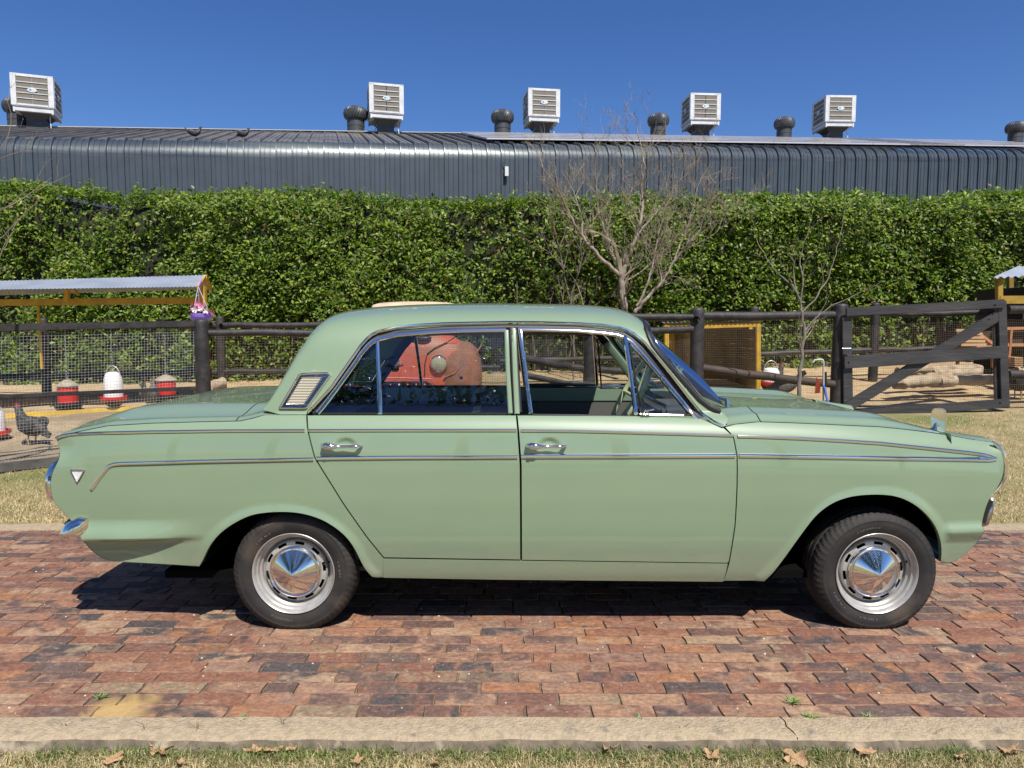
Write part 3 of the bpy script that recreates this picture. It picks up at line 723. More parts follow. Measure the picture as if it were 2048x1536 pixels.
# ---- mouldings
def trim(pts, parents, w=.015, h=.006, taper=None): both('trim_strip', strip(pts, B, w, h, .002, taper=taper), CHROME, parents)
trim([(113,876),(125,871.5),(143,868.5),(200,866),(300,863.5),(450,861.5),(610,861)], quarter, .013)
trim([(617,861),(820,860.5),(1033,860.5)], rdoor, .013); trim([(1042,861),(1150,862),(1250,864.5),(1360,867.5),(1466,871)], fdoor, .013)
trim([(1475,872.5),(1507,873),(1600,876.5),(1686,881.5),(1760,886.5),(1812,892),(1880,899),(1937,905),(1965,909),(1980,913),(1991,917.5)], fender, .015)
trim([(183,978),(190,969),(200,954),(211,940),(219,931.5),(230,928),(245,927),(400,922.5),(627,918)], quarter, .017)
trim([(633,916.5),(820,914.5),(1035,913.5)], rdoor, .018); trim([(1042,912.5),(1250,912),(1470,911)], fdoor, .020)
trim([(1478,911),(1560,912),(1700,914.5),(1850,917),(1937,918.5),(1970,919.5),(1984,919),(1991,917.5)], fender, .019)
both('trim_tip', strip([(1958,914),(1972,916),(1992,917.6)], B, .024, .006, .002, taper=lambda t: 1-t*.8), CHROME, fender)
# badge
bz = inv([(143,939.5),(170,939.5),(156,964)], B); bz[:,1] -= .004
both('badge', MB().prism([tuple(a) for a in bz], (0, .006, 0)), MAT('badge_silver', (.72,.70,.70), (.55,.52,.55), scale=90, rough=.45, metal=.1), quarter, smooth=20)
both('badge_rim', strip(np.vstack([bz, bz[:1]]), B, .005, .003, .006), CHROME, quarter)
# drip rail and door frames
rail = inv([(616,827),(640,801),(664,774.5),(711,708),(722,692),(734,679),(744,671),(756,665),(793,656.5),(840,652),(890,649.3),(1008,647),(1078,647.5),(1156,649.5),(1205,652.5),(1234,656.5),(1252,661.5),(1268,670),(1289,687),(1332,739),(1371,789),(1407,833),(1428,846),(1446,853.5)], S)
both('drip_rail', strip(rail, S, .013, .012, .004), CHROME)
def frame_surf(x, z): return S(x, z)+.012
def fstrip(name, pts, w, mat, parents, h=.006, off=.0, taper=None): return both(name, strip(pts, frame_surf, w, h, off, taper=taper), mat, parents)
rf = fstrip('window_frame', [(634.5,827),(655,801),(676,773),(709,727),(722,707),(735,692),(744,684.5),(756,678.5),(793,669.5),(860,663.5),(930,660.5),(1012,659.5)], .022, CHROME, rdoor, .006)
fstrip('window_frame', [(1013,661),(1016,745),(1021,827)], .020, PAINT, rdoor, .006)
fstrip('quarter_divider', [(755,684),(757.5,750),(760,828)], .020, CHROME, rdoor, .008)
fstrip('window_frame', [(1041,661),(1047,720),(1052,760),(1061,827)], .021, CHROME, fdoor, .007)
ff = fstrip('window_frame', [(1036,658),(1100,659.3),(1156,661),(1205,665.5),(1234,669.5),(1250,675),(1264,684),(1300,726),(1345,780),(1388,830),(1400,838)], .021, CHROME, fdoor, .006)
fstrip('pillar_cover', [(1027,657),(1030,745),(1034,828)], .024, PAINT, fdoor, .006, -.002)
fstrip('vent_divider', [(1249.5,673),(1260,745),(1272,829)], .020, CHROME, fdoor, .010, .004)
fstrip('vent_frame', [(1262,688),(1285,712),(1319,750)], .010, CHROME, fdoor, .005, -.006); fstrip('vent_frame', [(1280,827),(1320,828.5),(1367,829.5)], .011, CHROME, fdoor, .005, -.004)
fstrip('vent_rubber', [(1258,685),(1263,700),(1283,827),(1330,831),(1368,832),(1376,828),(1374,820),(1330,762),(1290,716),(1262,686)], .011, RUBBER, fdoor, .006, -.012)
MB().tube([V3(1319,748,.16), V3(1326,756,.14)], [.010,.012], 8).build('vent_hinge', CHROME, fdoor[0])
latch = MB().tube([V3(1284,829,.06), V3(1291,820,.055), V3(1298,829,.06)], .005, 6).tube([V3(1288,823,.05), V3(1308,819,.05)], .003, 6)
latch.build('vent_latch', CHROME, fdoor[0])
fstrip('waist_rubber', [(1064,828),(1160,829),(1268,832)], .010, RUBBER, fdoor, .006, -.006); fstrip('waist_rubber', [(640,826.5),(820,826.5),(1015,826.5)], .008, RUBBER, rdoor, .006, -.006)
# dark weather seal and door shut behind the gaps
both('door_seal', strip(inv([(621,829),(668,778),(715,713),(726,697),(738,685),(748,677.5),(758,672),(795,664),(892,656.5),(1008,654),(1078,654.5),(1156,656.5),(1205,660.5),(1234,664.5),(1248,669),(1262,677),(1284,697),(1328,748),(1367,797),(1404,842),(1424,852),(1446,858)], S), lambda x, z: S(x, z)+.024, .034, .012), RUBBER)
both('door_seal', strip(inv([(1024,655),(1028,745),(1033,830)], S), lambda x, z: S(x, z)+.024, .03, .010), RUBBER)
def inner(pts, d, w=.05): return strip(inv(pts, B), lambda x, z: B(x, z)+d, w, .006)
for g in ([(613,830),(617,869),(629,916),(650,950),(687.5,1010),(734,1076),(767.6,1116)], [(767,1116),(1042,1121),(1455,1127)], [(1033,832),(1036,860),(1041,931),(1042,1121)], [(1448,856),(1467,872),(1474.6,912),(1474.6,970),(1470.7,1049),(1459,1123),(1447,1160)]):
    both('door_shut', inner(g, .022), DARK)
# glass: closed rear door, vent window; the front door glass is wound down
def pane(pts, parents, d=.016, name='window_pane'):
    f = lambda x, z: S(x, z)+d
    return panel(name, pts, f, GLASS, CAR, grid=.05, gap=0, flange=0)
for gl, par in ((pane([(641,826),(676,780),(709,733),(738,696),(752,688),(757,826)], 0), rdoor), (pane([(758,826),(756,686),(793,675),(860,668),(1012,664),(1018,826)], 0), rdoor), (pane([(1266,692),(1290,718),(1330,764),(1374,822),(1366,829),(1282,829)], 0), fdoor)):
    for g, p_ in zip(gl, par): g.parent = p_; g.matrix_parent_inverse = Matrix.Identity(4); g.matrix_parent_inverse = world_of(p_).inverted()
far_glass = panel('window_pane', [(1064,828),(1048,664),(1240,670),(1268,829)], lambda x, z: S(x, z)+.016, GLASS, fdoor[1], grid=.06, gap=0, flange=0)
bpy.data.objects.remove(far_glass[0])
# pillar grille
vo = [(560,816.5),(599,751),(604,748.5),(655,746.5),(660,751),(614,815.5),(609,817)]
vi = [(573,809.5),(605,755.5),(645,755),(608,809.5)]
vg = panel('air_vent', vo, S, CHROME, CAR, grid=.02, gap=0, flange=0, holes=[vi], off=.006)
both('vent_rim', strip(np.vstack([inv(vo, S), inv(vo[:1], S)]), S, .010, .007, .004), CHROME, vg)
both('vent_rim', strip(np.vstack([inv(vi, S), inv(vi[:1], S)]), S, .004, .004, .007), WORN, vg)
panel('vent_back', [(a, b) for a, b in vi], S, RUBBER, CAR, grid=.03, gap=0, flange=0, off=.001)
for i in range(17):
    t = (i+.5)/17; a = np.array([573,809.5])*(1-t)+np.array([605,755.5])*t; b = np.array([608,809.5])*(1-t)+np.array([645,755])*t
    both('slat', strip([tuple(a+[1,0]), tuple(b-[1,0])], S, .0048, .004, .005, n=5), MAT('vent_cream', (.62,.58,.47), rough=.4) if i == 0 else bpy.data.materials['vent_cream'], vg)
# handles
for (hx, hz), dr in zip(((685,890.5),(1092,890.5)), (rdoor, fdoor)):
    pts = [(hx-40,hz),(hx-36,hz-.5),(hx-28,hz-.5),(hx-18,hz-.3),(hx-10,hz),(hx+5,hz+.2),(hx+22,hz+.2),(hx+30,hz),(hx+36,hz-.5),(hx+41,hz)]
    o3 = inv(pts, B); st = [.004,.018,.028,.033,.034,.034,.034,.030,.018,.006]
    rad = [.003,.014,.0190,.0155,.0088,.0074,.0074,.0080,.0092,.002]
    mb = MB().tube([(a[0], a[1]-s_, a[2]) for a, s_ in zip(o3, st)], rad, 12, flat=.9)
    hd = both('door_handle', mb, CHROME, dr, smooth=60)
    kb = inv([(hx-29, hz)], B)[0]
    both('lock', MB().lathe([(0,.048),(.009,.047),(.0095,.040),(.009,.02)], 14, Matrix.Translation(kb.tolist()) @ Matrix.Rotation(math.pi/2, 4, 'X')), WORN, hd)
# ---- wheels
def wheel(x, y, side):
    w = empty('wheel', (x, y, .2505)); w.parent = CAR; w.matrix_parent_inverse = world_of(CAR).inverted()
    M0 = Matrix.Translation((x, y, .2505)) @ Matrix.Rotation(math.pi/2, 4, 'X') if side == 0 else Matrix.Translation((x, y, .2505)) @ Matrix.Rotation(-math.pi/2, 4, 'X')
    n = 240; prof = [(.172,-.004),(.180,.001),(.186,.004),(.200,.010),(.214,.0125),(.222,.012),(.231,.0105),(.236,.0115),(.249,.006),(.260,-.004),(.2665,-.014),(.269,-.026),(.270,-.044),(.264,-.046),(.264,-.052),(.271,-.054),(.2715,-.078),(.265,-.080),(.265,-.088),(.2715,-.090),(.271,-.114),(.264,-.116),(.264,-.122),(.270,-.124),(.269,-.142),(.2665,-.154),(.260,-.164),(.222,-.180),(.186,-.176),(.172,-.168)]
    vs = []
    for j, (r, h) in enumerate(prof):
        for k in range(n):
            rr = r
            if (8 <= j <= 12 or 23 <= j <= 26) and (k+ (j if j < 13 else -j)) % 4 == 0: rr -= .0058
            t = 2*math.pi*k/n; p = Vector((rr*math.cos(t), rr*math.sin(t), h)); q = M0 @ p; q.z = max(q.z, .003); vs.append(q)
    mb = MB().add(vs, [(i*n+k, i*n+(k+1)%n, (i+1)*n+(k+1)%n, (i+1)*n+k) for i in range(len(prof)-1) for k in range(n)])
    tyre = mb.build('tyre', TYRE, w, smooth=25)
    rim = MB().lathe([(.170,-.012),(.176,-.003),(.1785,.004),(.1795,.0065),(.1775,.0085),(.1745,.006),(.170,-.004),(.168,-.013),(.161,-.018),(.158,-.032),(.150,-.038),(.147,-.052),(.139,-.058),(.139,-.160)], 96, M0)
    # disc with its ring of slots
    rr = [(.094,-.034),(.112,-.031),(.1195,-.031),(.1315,-.034),(.1375,-.041),(.139,-.060)]; n = 120; vs = []
    for r, h in rr:
        for k in range(n): t = 2*math.pi*k/n; vs.append(M0 @ Vector((r*math.cos(t), r*math.sin(t), h)))
    fs = [(i*n+k, i*n+(k+1)%n, (i+1)*n+(k+1)%n, (i+1)*n+k) for i in range(5) for k in range(n) if not (i == 2 and (k % 12) < 6)]
    rim.add(vs, fs); ro = rim.build('rim', SILVER, w, smooth=35)
    MB().lathe([(0,-.075),(.155,-.075),(.155,-.12),(0,-.12)], 40, M0).build('brake_drum', DARK, w)
    cap = MB().lathe([(.108,-.034),(.1135,-.026),(.1125,-.018),(.109,-.0155),(.105,-.018),(.103,-.021),(.098,-.020),(.096,-.014),(.060,.004),(.030,.018),(.004,.0295),(0,.030)], 72, M0)
    cap.build('hub_cap', CHROME, w, smooth=22)
    va = 15 if side == 0 else 200; t = math.radians(va)
    MB().tube([M0 @ Vector((.152*math.cos(t), .152*math.sin(t), -.035)), M0 @ Vector((.132*math.cos(t), .132*math.sin(t), -.012))], [.005,.0035], 8).build('valve', RUBBER, w)
    return w, M0
WH = []
for x in (float(P(590,1148,.055)[0]), float(P(1749,1148,.055)[0])):
    WH.append(wheel(x, .038, 0)); wheel(x, 2*YC-.038, 1)
LET = MAT('tyre_lettering', (.12,.115,.105), rough=.7)
def lettering(word, M0, par, size, rad, ang, h=.0118, back=False):
    cu = bpy.data.curves.new('lettering', 'FONT'); cu.body = word; cu.size = size; cu.extrude = .0008; cu.align_x = 'CENTER'; cu.resolution_u = 2
    ob = bpy.data.objects.new('tmp', cu); COL.objects.link(ob); bpy.context.view_layer.update()
    me = bpy.data.meshes.new_from_object(ob.evaluated_get(bpy.context.evaluated_depsgraph_get())); bpy.data.objects.remove(ob)
    for v in me.vertices:
        r = rad + v.co.y*1.0; t = math.radians(ang) - v.co.x/rad
        v.co = M0 @ Vector((r*math.cos(t), r*math.sin(t), h + v.co.z))
    me.materials.clear(); return link('lettering', me, LET, par)
(w0, m0), (w1, m1) = WH
lettering('HIFLY', m0, w0, .034, .200, 128, .0105); lettering('HF207', m0, w0, .028, .200, 5, .0105); lettering('195/50R13', m0, w0, .022, .203, 255, .0112)
lettering('195/50R13', m1, w1, .024, .202, 104, .0108); lettering('HIFLY', m1, w1, .034, .200, -100, .0105); lettering('HF201', m1, w1, .034, .200, 215, .0105)
# ---- underside, inner arches, interior
und = MB()
und.box((-1.55, .12, .20), (1.75, 2*YC-.12, .235)); und.box((-1.95, .18, .36), (-1.3, 2*YC-.18, .40)); und.box((1.3, .3, .25), (1.9, 2*YC-.3, .6)); und.box((-1.9,.2,.36),(-1.86,2*YC-.2,.8))
for x in (WH[0][0].location.x, WH[1][0].location.x):
    for y0, y1 in ((.035, .33), (2*YC-.33, 2*YC-.035)):
        arc = [(x+.34*math.cos(t), .25+.385*math.sin(t)) for t in np.linspace(.12, math.pi-.12, 18)]
        und.grid([[(a, y0+(.05 if y0 < .1 else 0), b), (a, y1-(.05 if y1 > 1.5 else 0), b)] for a, b in arc if b > .30])
        yi = y1 if y0 < .1 else y0
        und.add([(x-.34, yi, .30), (x+.33, yi, .30), (x+.33, yi, .66), (x-.34, yi, .66)], [(0,1,2,3)])
    und.tube([(x, .2, .25), (x, 2*YC-.2, .25)], .035, 8)
und.build('underbody', DARK, CAR, smooth=0)
cab = MB(); cab.box((-.95, .10, .24), (.98, 2*YC-.10, .26)); cab.box((.98,.12,.24),(1.0,2*YC-.12,.92)); cab.box((-1.0,.12,.24),(-.98,2*YC-.12,.90)); cab.box((-1.25,.15,.875),(-.80,2*YC-.15,.885))
cab.build('cabin_floor', TRIMDARK, CAR, smooth=0)
for i, (yi, s_) in enumerate(((.075, 1), (2*YC-.075, -1))):
    dc = MB().box((-.80, min(yi, yi+.03*s_), .30), (-.02, max(yi, yi+.03*s_), .925)).build('door_card', TRIMDARK, rdoor[i], smooth=0)
    up = MB().box((.04, min(yi, yi+.03*s_), .845), (.93, max(yi, yi+.03*s_), .930)).build('door_top', PAINT_IN, fdoor[i], bevel=.006)
    MB().box((-.80, min(yi, yi+.035*s_), .845), (-.02, max(yi, yi+.035*s_), .930)).build('door_top', PAINT_IN, rdoor[i], bevel=.006)
    MB().box((.04, min(yi, yi+.03*s_), .30), (.93, max(yi, yi+.03*s_), .84)).build('door_card', MAT('grey_vinyl', (.13,.125,.11), rough=.5) if i == 0 else bpy.data.materials['grey_vinyl'], fdoor[i], smooth=0)
    q = V3(1216, 818, yi - .03) if s_ < 0 else Vector((.45, yi+.03, .78))
    MB().lathe([(0,.018),(.018,.016),(.026,.004),(.028,0)], 20, Matrix.Translation((q.x, yi+.03*s_, q.z)) @ Matrix.Rotation(math.pi/2*s_*-1*-1, 4, 'X')).build('window_winder', CHROME, fdoor[i])
SEAT = MAT('seat_vinyl', (.040,.043,.050), (.03,.032,.037), rough=.45)
def seat(x, y0, y1, name, zt=.86):
    s_ = MB(); s_.box((x-.05, y0, .28), (x+.48, y1, .50)); Mx = Matrix.Translation((x-.02, 0, .45)) @ Matrix.Rotation(-.22, 4, 'Y')
    s_.box((-.06, y0, 0), (.06, y1, zt-.45), Mx); return s_.build(name, SEAT, CAR, bevel=.04)
seat(-.05, .16, .68, 'front_seat', .925); seat(-.05, .90, 1.42, 'front_seat', .965); seat(-.82, .16, 1.42, 'rear_seat', .87)
MB().box((.80,.14,.62), (1.0, 2*YC-.14, .93)).build('dashboard', TRIMDARK, CAR, bevel=.03)
MB().box((.70,.30,.84), (.86,.62,.955)).build('instrument_cowl', MAT('cowl_grey', (.10,.105,.11), rough=.4), CAR, bevel=.02)
# steering wheel: rim nearly edge-on, leaning back
c0 = V3(1262, 790, .36); CREAM = MAT('cream_plastic', (.50,.55,.30), rough=.35, coat=.3)
Ms = Matrix.Translation(c0) @ Matrix.Rotation(math.radians(-62), 4, 'Y')
tor = [Ms @ Vector((.195*math.cos(t), .195*math.sin(t), 0)) for t in np.linspace(0, 2*math.pi, 49)]
sw = MB().tube(tor, .0125, 8); sw.tube([Ms @ Vector((-.19,0,0)), Ms @ Vector((0,0,-.03)), Ms @ Vector((.19,0,0))], .011, 6); sw.tube([Ms @ Vector((0,-.19,0)), Ms @ Vector((0,0,-.03)), Ms @ Vector((0,.19,0))], .009, 6)
sw.build('steering_wheel', CREAM, CAR, smooth=60)
MB().tube([Ms @ Vector((0,0,-.02)), Ms @ Vector((0,0,-.35))], .022, 10).build('steering_column', TRIMDARK, CAR)
MB().tube([V3(1287,812,.30), V3(1284,800,.24), V3(1280,788,.20)], [.012,.009,.011], 8).build('column_switch', CREAM, CAR)
# inner faces of the far pillars
both('pillar_lining', strip(inv([(1284,700),(1328,750),(1404,842)], S), lambda x, z: S(x, z)+.045, .05, .012), PAINT_IN)
both('pillar_lining', strip(inv([(1020,662),(1028,745),(1033,830)], S), lambda x, z: S(x, z)+.05, .05, .012), TRIMDARK)
both('pillar_lining', strip(inv([(630,826),(668,775),(715,712),(745,682)], S), lambda x, z: S(x, z)+.05, .055, .012), TRIMDARK)
MB().tube([(.70,YC,1.345),(.72,YC,1.30)], .006, 6).ellip((.72,YC,1.285), (.012,.09,.028), 16, 8).build('rear_view_mirror', RUBBER, CAR)
# wipers
for y0 in (.42, 1.0):
    b0 = Vector((1.03, y0, .955)); tip = Vector((1.0, y0+.40, .975))
    wz = MB().tube([b0+Vector((0,0,-.02)), b0+Vector((0,0,.01)), b0+Vector((-.03,.2,.02)), tip], [.012,.009,.005,.003], 6); wo = wz.build('wiper', CHROME, CAR)
    MB().beam(tip+Vector((.0,-.15,0)), tip+Vector((0,.16,.005)), .006, .014).build('blade', RUBBER, wo)
# wing mirror on its stalk
mx_ = V3(1877, 842, .20); base = V3(1867, 866, .17)
mo = MB().tube([base, base+Vector((.003,0,.015)), Vector((mx_.x-.012, mx_.y, base.z+.035)), mx_+Vector((0,0,-.03))], [.020,.012,.007,.008], 10).build('wing_mirror', CHROME, CAR, smooth=60)
Mm = Matrix.Translation(mx_) @ Matrix.Rotation(math.radians(52), 4, 'Z') @ Matrix.Rotation(math.radians(-4), 4, 'Y')
bx = MB().prism([Mm @ Vector((-.008, .030*math.copysign(abs(math.cos(t))**.55, math.cos(t)), .060*math.copysign(abs(math.sin(t))**.55, math.sin(t)))) for t in np.linspace(0, 2*math.pi, 25)[:-1]], Mm.to_3x3() @ Vector((.018,0,0))).build('mirror_shell', CHROME, mo, bevel=.003)
MB().prism([Mm @ Vector((-.0095, .027*math.copysign(abs(math.cos(t))**.55, math.cos(t)), .056*math.copysign(abs(math.sin(t))**.55, math.sin(t)))) for t in np.linspace(0, 2*math.pi, 25)[:-1]], Mm.to_3x3() @ Vector((.001,0,0))).build('mirror_glass', MAT('mirror', (.9,.9,.9), rough=0, metal=1), mo, smooth=0)
# ------------------------------------------------------------------ the long metal shed
TH = math.radians(14.1); NV = Vector((-math.sin(TH), math.cos(TH), 0)); UV = Vector((math.cos(TH), math.sin(TH), 0)); WC = 20.07
CAM = Vector((0, -CD, CH))
def ray(px, py): a = (px-1024)/F; b = (py-768)/F; return Vector((a, CP-b*SP, -SP-b*CP))
def PS(px, py, v): r = ray(px, py); return CAM + r*((WC+v)/r.dot(NV))
O_ = PS(100, 311, 0); E_ = PS(1950, 324, 0); RISE = (E_.z-O_.z)/((E_-O_).dot(UV))
def SH(u, v, w): return O_ + UV*u + NV*v + Vector((0, 0, w + RISE*u))
R_ = .52; SL = math.radians(16.5); v1, w1 = R_*(1-math.cos(math.pi/2-SL)), R_*math.sin(math.pi/2-SL); VR = 7.0
def roof_w(v): return w1 + (v-v1)*math.tan(SL)
def uv_of(px, py, h=0.0):
    """where a pixel meets the near slope of the roof, raised by h"""
    lo, hi = .2, 12
    for _ in range(40):
        v = (lo+hi)/2; p = PS(px, py, v); u = (p-O_).dot(UV)
        if p.z - O_.z - RISE*u > roof_w(v)+h: hi, lo = hi, v
        else: hi = v
        # above the roof plane: the ray has not reached it yet
    return (PS(px, py, lo)-O_).dot(UV), lo
SHEDW = MAT('shed_wall_paint', (.045,.063,.083), (.038,.053,.070), scale=2, rough=.5, c3=(.046,.062,.080), c3s=.6)
SHEDB = MAT('shed_bend_paint', (.060,.076,.092), (.040,.054,.068), scale=1.5, rough=.36, metal=.22, c3=(.12,.14,.14), c3s=.5, c3lo=.56, bump=.25, bscale=18, stretch=(.3,.3,4))
SHEDR = MAT('shed_roof_weathered', (.14,.14,.14), (.085,.092,.10), scale=.8, rough=.55, metal=.2, c3=(.17,.155,.135), c3s=.35, c3lo=.5)
SHEDD = MAT('shed_inside', (.012,.014,.018), rough=.9)
SHED = empty('shed', O_ + UV*14 + Vector((0, 0, -5)), 'long dark blue grey metal shed with rounded eaves and ribbed cladding behind the hedge', 'shed')
def shed_sheet():
    prof = [(0,0),(.009,.055),(.034,.055),(.043,0),(.120,0),(.127,.016),(.141,.016),(.148,0),(.256,0),(.263,.016),(.277,.016),(.284,0),(.406,0)]
    path = [(0,-4.4,-1,0),(0,0,-1,0)] + [(R_*(1-math.cos(f)), R_*math.sin(f), -math.cos(f), math.sin(f)) for f in np.linspace(.12, math.pi/2-SL, 9)] + [(VR, roof_w(VR), -math.sin(SL), math.cos(SL))]
    rows = [[UV*u + NV*(v+nv*h) + Vector((0,0,w+nw*h)) for u, h in prof] for v, w, nv, nw in path]
    mb = MB().grid(rows); me = mb.mesh('cladding_sheet', 35); n = len(prof)-1
    for m in (SHEDW, SHEDB, SHEDR): me.materials.append(m)
    for p in me.polygons: k = p.index//n; p.material_index = 0 if k == 0 else (1 if k < 10 else 2)
    me.flip_normals(); return me
_sm = shed_sheet()
for i in range(-16, 78):
    o = bpy.data.objects.new('cladding_sheet', _sm); COL.objects.link(o); o.parent = SHED; o.matrix_parent_inverse = world_of(SHED).inverted()
    o.location = SH(i*.406, 0, 0)
u0, u1 = -16*.406, 78*.406
MB().grid([[SH(u, VR, roof_w(VR)+.02) for u in (u0, u1)], [SH(u, 2*VR, w1) for u in (u0, u1)], [SH(u, 2*VR, -4.5) for u in (u0, u1)]]).build('rear_slope', SHEDR, SHED, smooth=0)
MB().add([SH(u0,.12,-4.5), SH(u0,2*VR,-4.5), SH(u0,2*VR,w1), SH(u0,VR,roof_w(VR)-.05), SH(u0,.3,.3)], [(0,1,2,3,4)]).build('gable_wall', SHEDW, SHED, smooth=0)
MB().grid([[SH(u, .10, w) for u in (u0, u1)] for w in (-4.5, .2)]).build('wall_lining', SHEDD, SHED, smooth=0)
cap = MB().grid([[SH(u, VR+dv, roof_w(VR)+.055-abs(dv)*.25) for dv in (-.22, 0, .22)] for u in (u0, u1)]); cap.build('ridge_capping', SHEDR, SHED, smooth=0)
MB().tube([SH(u, VR-.9, roof_w(VR-.9)+.07) for u in np.linspace(u0, 24, 12)], .018, 6).build('roof_cable', MAT('pale_cable', (.42,.41,.38), rough=.6), SHED)
WHITE = MAT('cooler_white', (.66,.67,.67), (.57,.575,.57), scale=6, rough=.4)
PAD = MAT('cooler_pad', (.22,.20,.165), (.155,.14,.115), scale=50, rough=.9, bump=.4, bscale=150)
GREYM = MAT('duct_grey', (.060,.063,.068), (.045,.047,.05), scale=6, rough=.5)
BLUE = MAT('badge_blue', (.06,.35,.55), rough=.4)
def make_cooler():
    """local x along the shed, y into it; origin on the roof"""
    r = empty('evaporative_cooler', (0,0,0))
    hw = .64
    MB().box((-.30,-.30,-.6), (.30,.30,.66)).add([(-.30,-.30,.48),(.30,-.30,.48),(.30,.30,.48),(-.30,.30,.48),(-.46,-.46,.66),(.46,-.46,.66),(.46,.46,.66),(-.46,.46,.66)], [(0,1,5,4),(1,2,6,5),(2,3,7,6),(3,0,4,7)]).build('duct', GREYM, r, smooth=0)
    tr = MB(); tr.box((-.60,-.60,.66), (.60,.60,.80))
    for sx in (-1, 1):
        for sy in (-1, 1): tr.box((sx*.60-.05*(sx>0)-.0*(sx<0), sy*.61-.06*(sy>0), .62), (sx*.60+.05*(sx<0)+.005, sy*.61+.06*(sy<0), .79))
    tr.build('water_tray', WHITE, r, smooth=0)
    cb = MB(); cb.box((-hw,-hw,1.86), (hw,hw,1.90)); cb.box((-hw+.01,-hw+.01,.81),(hw-.01,hw-.01,.84))
    for sx in (-1, 1):
        for sy in (-1, 1): cb.box((min(sx*hw, sx*(hw-.13)), min(sy*hw, sy*(hw-.13)), .83), (max(sx*hw, sx*(hw-.13)), max(sy*hw, sy*(hw-.13)), 1.87))
    cb.build('cabinet', WHITE, r, smooth=0)
    for k in range(4):
        Mk = Matrix.Rotation(k*math.pi/2, 4, 'Z')
        pn = MB().box((-.51,-.63,.84), (.51,-.57,1.86), Mk).build('filter_pad', PAD, r, smooth=0)
        fr = MB(); fr.box((-.51,-.645,.84),(-.475,-.60,1.86),Mk).box((.475,-.645,.84),(.51,-.60,1.86),Mk).box((-.46,-.645,.84),(.46,-.60,.90),Mk).box((-.46,-.645,1.81),(.46,-.60,1.86),Mk).box((-.012,-.63,.90),(.012,-.60,1.81),Mk)
        fr.build('louvre_frame', WHITE, r, smooth=0)
        for i in range(4):
            z = .90+.182*(i+1)
            MB().box((-.46,-.652,z-.014), (.46,-.60,z+.010), Mk).build('slat', WHITE, r, smooth=0)
        bd = MB().lathe([(.0,.01),(.075,.01),(.085,0)], 20, Mk @ Matrix.Translation((0,-.66,1.36)) @ Matrix.Rotation(math.pi/2, 4, 'X') @ Matrix.Diagonal((1.75,.9,1,1)))
        b = bd.build('badge', WHITE, r); MB().lathe([(.0,.012),(.045,.012)], 12, Mk @ Matrix.Translation((-.05,-.662,1.375)) @ Matrix.Rotation(math.pi/2, 4, 'X') @ Matrix.Diagonal((.9,.7,1,1))).build('badge_print', BLUE, b)
    MB().tube([(.42,-.30,.70),(.45,-.38,.35),(.47,-.42,.1),(.60,-.55,-.12)], .016, 6).build('cable', WHITE, r)
    MB().tube([(-.40,-.30,.70),(-.36,-.45,.4),(-.44,-.40,.2),(-.46,-.45,-.1)], .014, 6).build('drain_pipe', GREYM, r)
    return r
CL = make_cooler()
cool = [(78, 267, .90, 'leftmost rooftop cooler, showing its dark right side'), (771, 267, .93, 'white louvred rooftop cooler standing between the two bare ridge stretches left of centre'),
        (1082, 269, .93, 'white louvred rooftop cooler just left of the bare tree top'), (1400, 271, .94, 'white louvred rooftop cooler just right of the bare tree top'), (1665, 273, .98, 'rightmost white rooftop cooler on the shed ridge')]
RZ = TH
for i, (px, py, s_, lab) in enumerate(cool):
    RZ = math.radians((21, 15, 9, 4, 2)[i])
    c = CL if i == 0 else copy_tree(CL); u, v = 0, VR-.75; p = PS(px, py, v); u = (p-O_).dot(UV)
    c.location = SH(u, v, roof_w(v)-.22); c.rotation_euler = (0, 0, RZ); c.scale = (s_,)*3; tag(c, lab, 'air cooler', 'evaporative coolers on the shed roof')
VENT = MAT('vent_grey', (.12,.122,.125), (.075,.077,.08), scale=5, rough=.38, metal=.5)
def make_vent():
    r = empty('roof_ventilator', (0,0,0)); n = 112; rows = []
    prof = [(.30,.44),(.36,.47),(.405,.56),(.42,.66),(.405,.76),(.35,.85),(.25,.905),(.12,.935),(.0,.94)]
    for j, (rr, h) in enumerate(prof):
        row = []
        for k in range(n):
            t = 2*math.pi*k/n; f = (k % 4)/4; q = rr*(1+(.07*f if .2 < rr else .03*f)) if 0 < j < 8 else rr; tw = t + (h-.6)*.9
            row.append((q*math.cos(tw), q*math.sin(tw), h))
        rows.append(row + [row[0]])
    MB().grid(rows).build('turbine', VENT, r, smooth=20)
    MB().lathe([(.31,-.5),(.31,.02),(.305,.2),(.315,.21),(.31,.46)], 32).build('neck', GREYM, r, smooth=40)
    return r
VT = make_vent()
for i, (px, py, s_, lab) in enumerate([(38,262,.98,'spinning roof vent half hidden behind the leftmost cooler'),(712,264,.98,'round turbine vent left of the second cooler'),(1005,268,.98,'round turbine vent near the left end of the solar panels'),(1316,271,.98,'round turbine vent seen through the bare tree twigs'),(1568,273,.96,'round turbine vent left of the rightmost cooler'),(2031,276,1.0,'round turbine vent at the right edge of the photo')]):
    c = VT if i == 0 else copy_tree(VT); v = VR-.5; p = PS(px, py, v); u = (p-O_).dot(UV)
    c.location = SH(u, v, roof_w(v)); c.scale = (s_,)*3; c.rotation_euler = (0,0,i*.7); tag(c, lab, 'roof vent', 'turbine vents on the shed ridge')
SOLF = MAT('panel_frame', (.62,.60,.57), rough=.35, metal=.4); SOLC = MAT('panel_glass_glare', (.20,.175,.155), (.26,.235,.21), scale=1.2, rough=.28, coat=.3)  # pale tan puts the sky's glare into the colour of dark cells
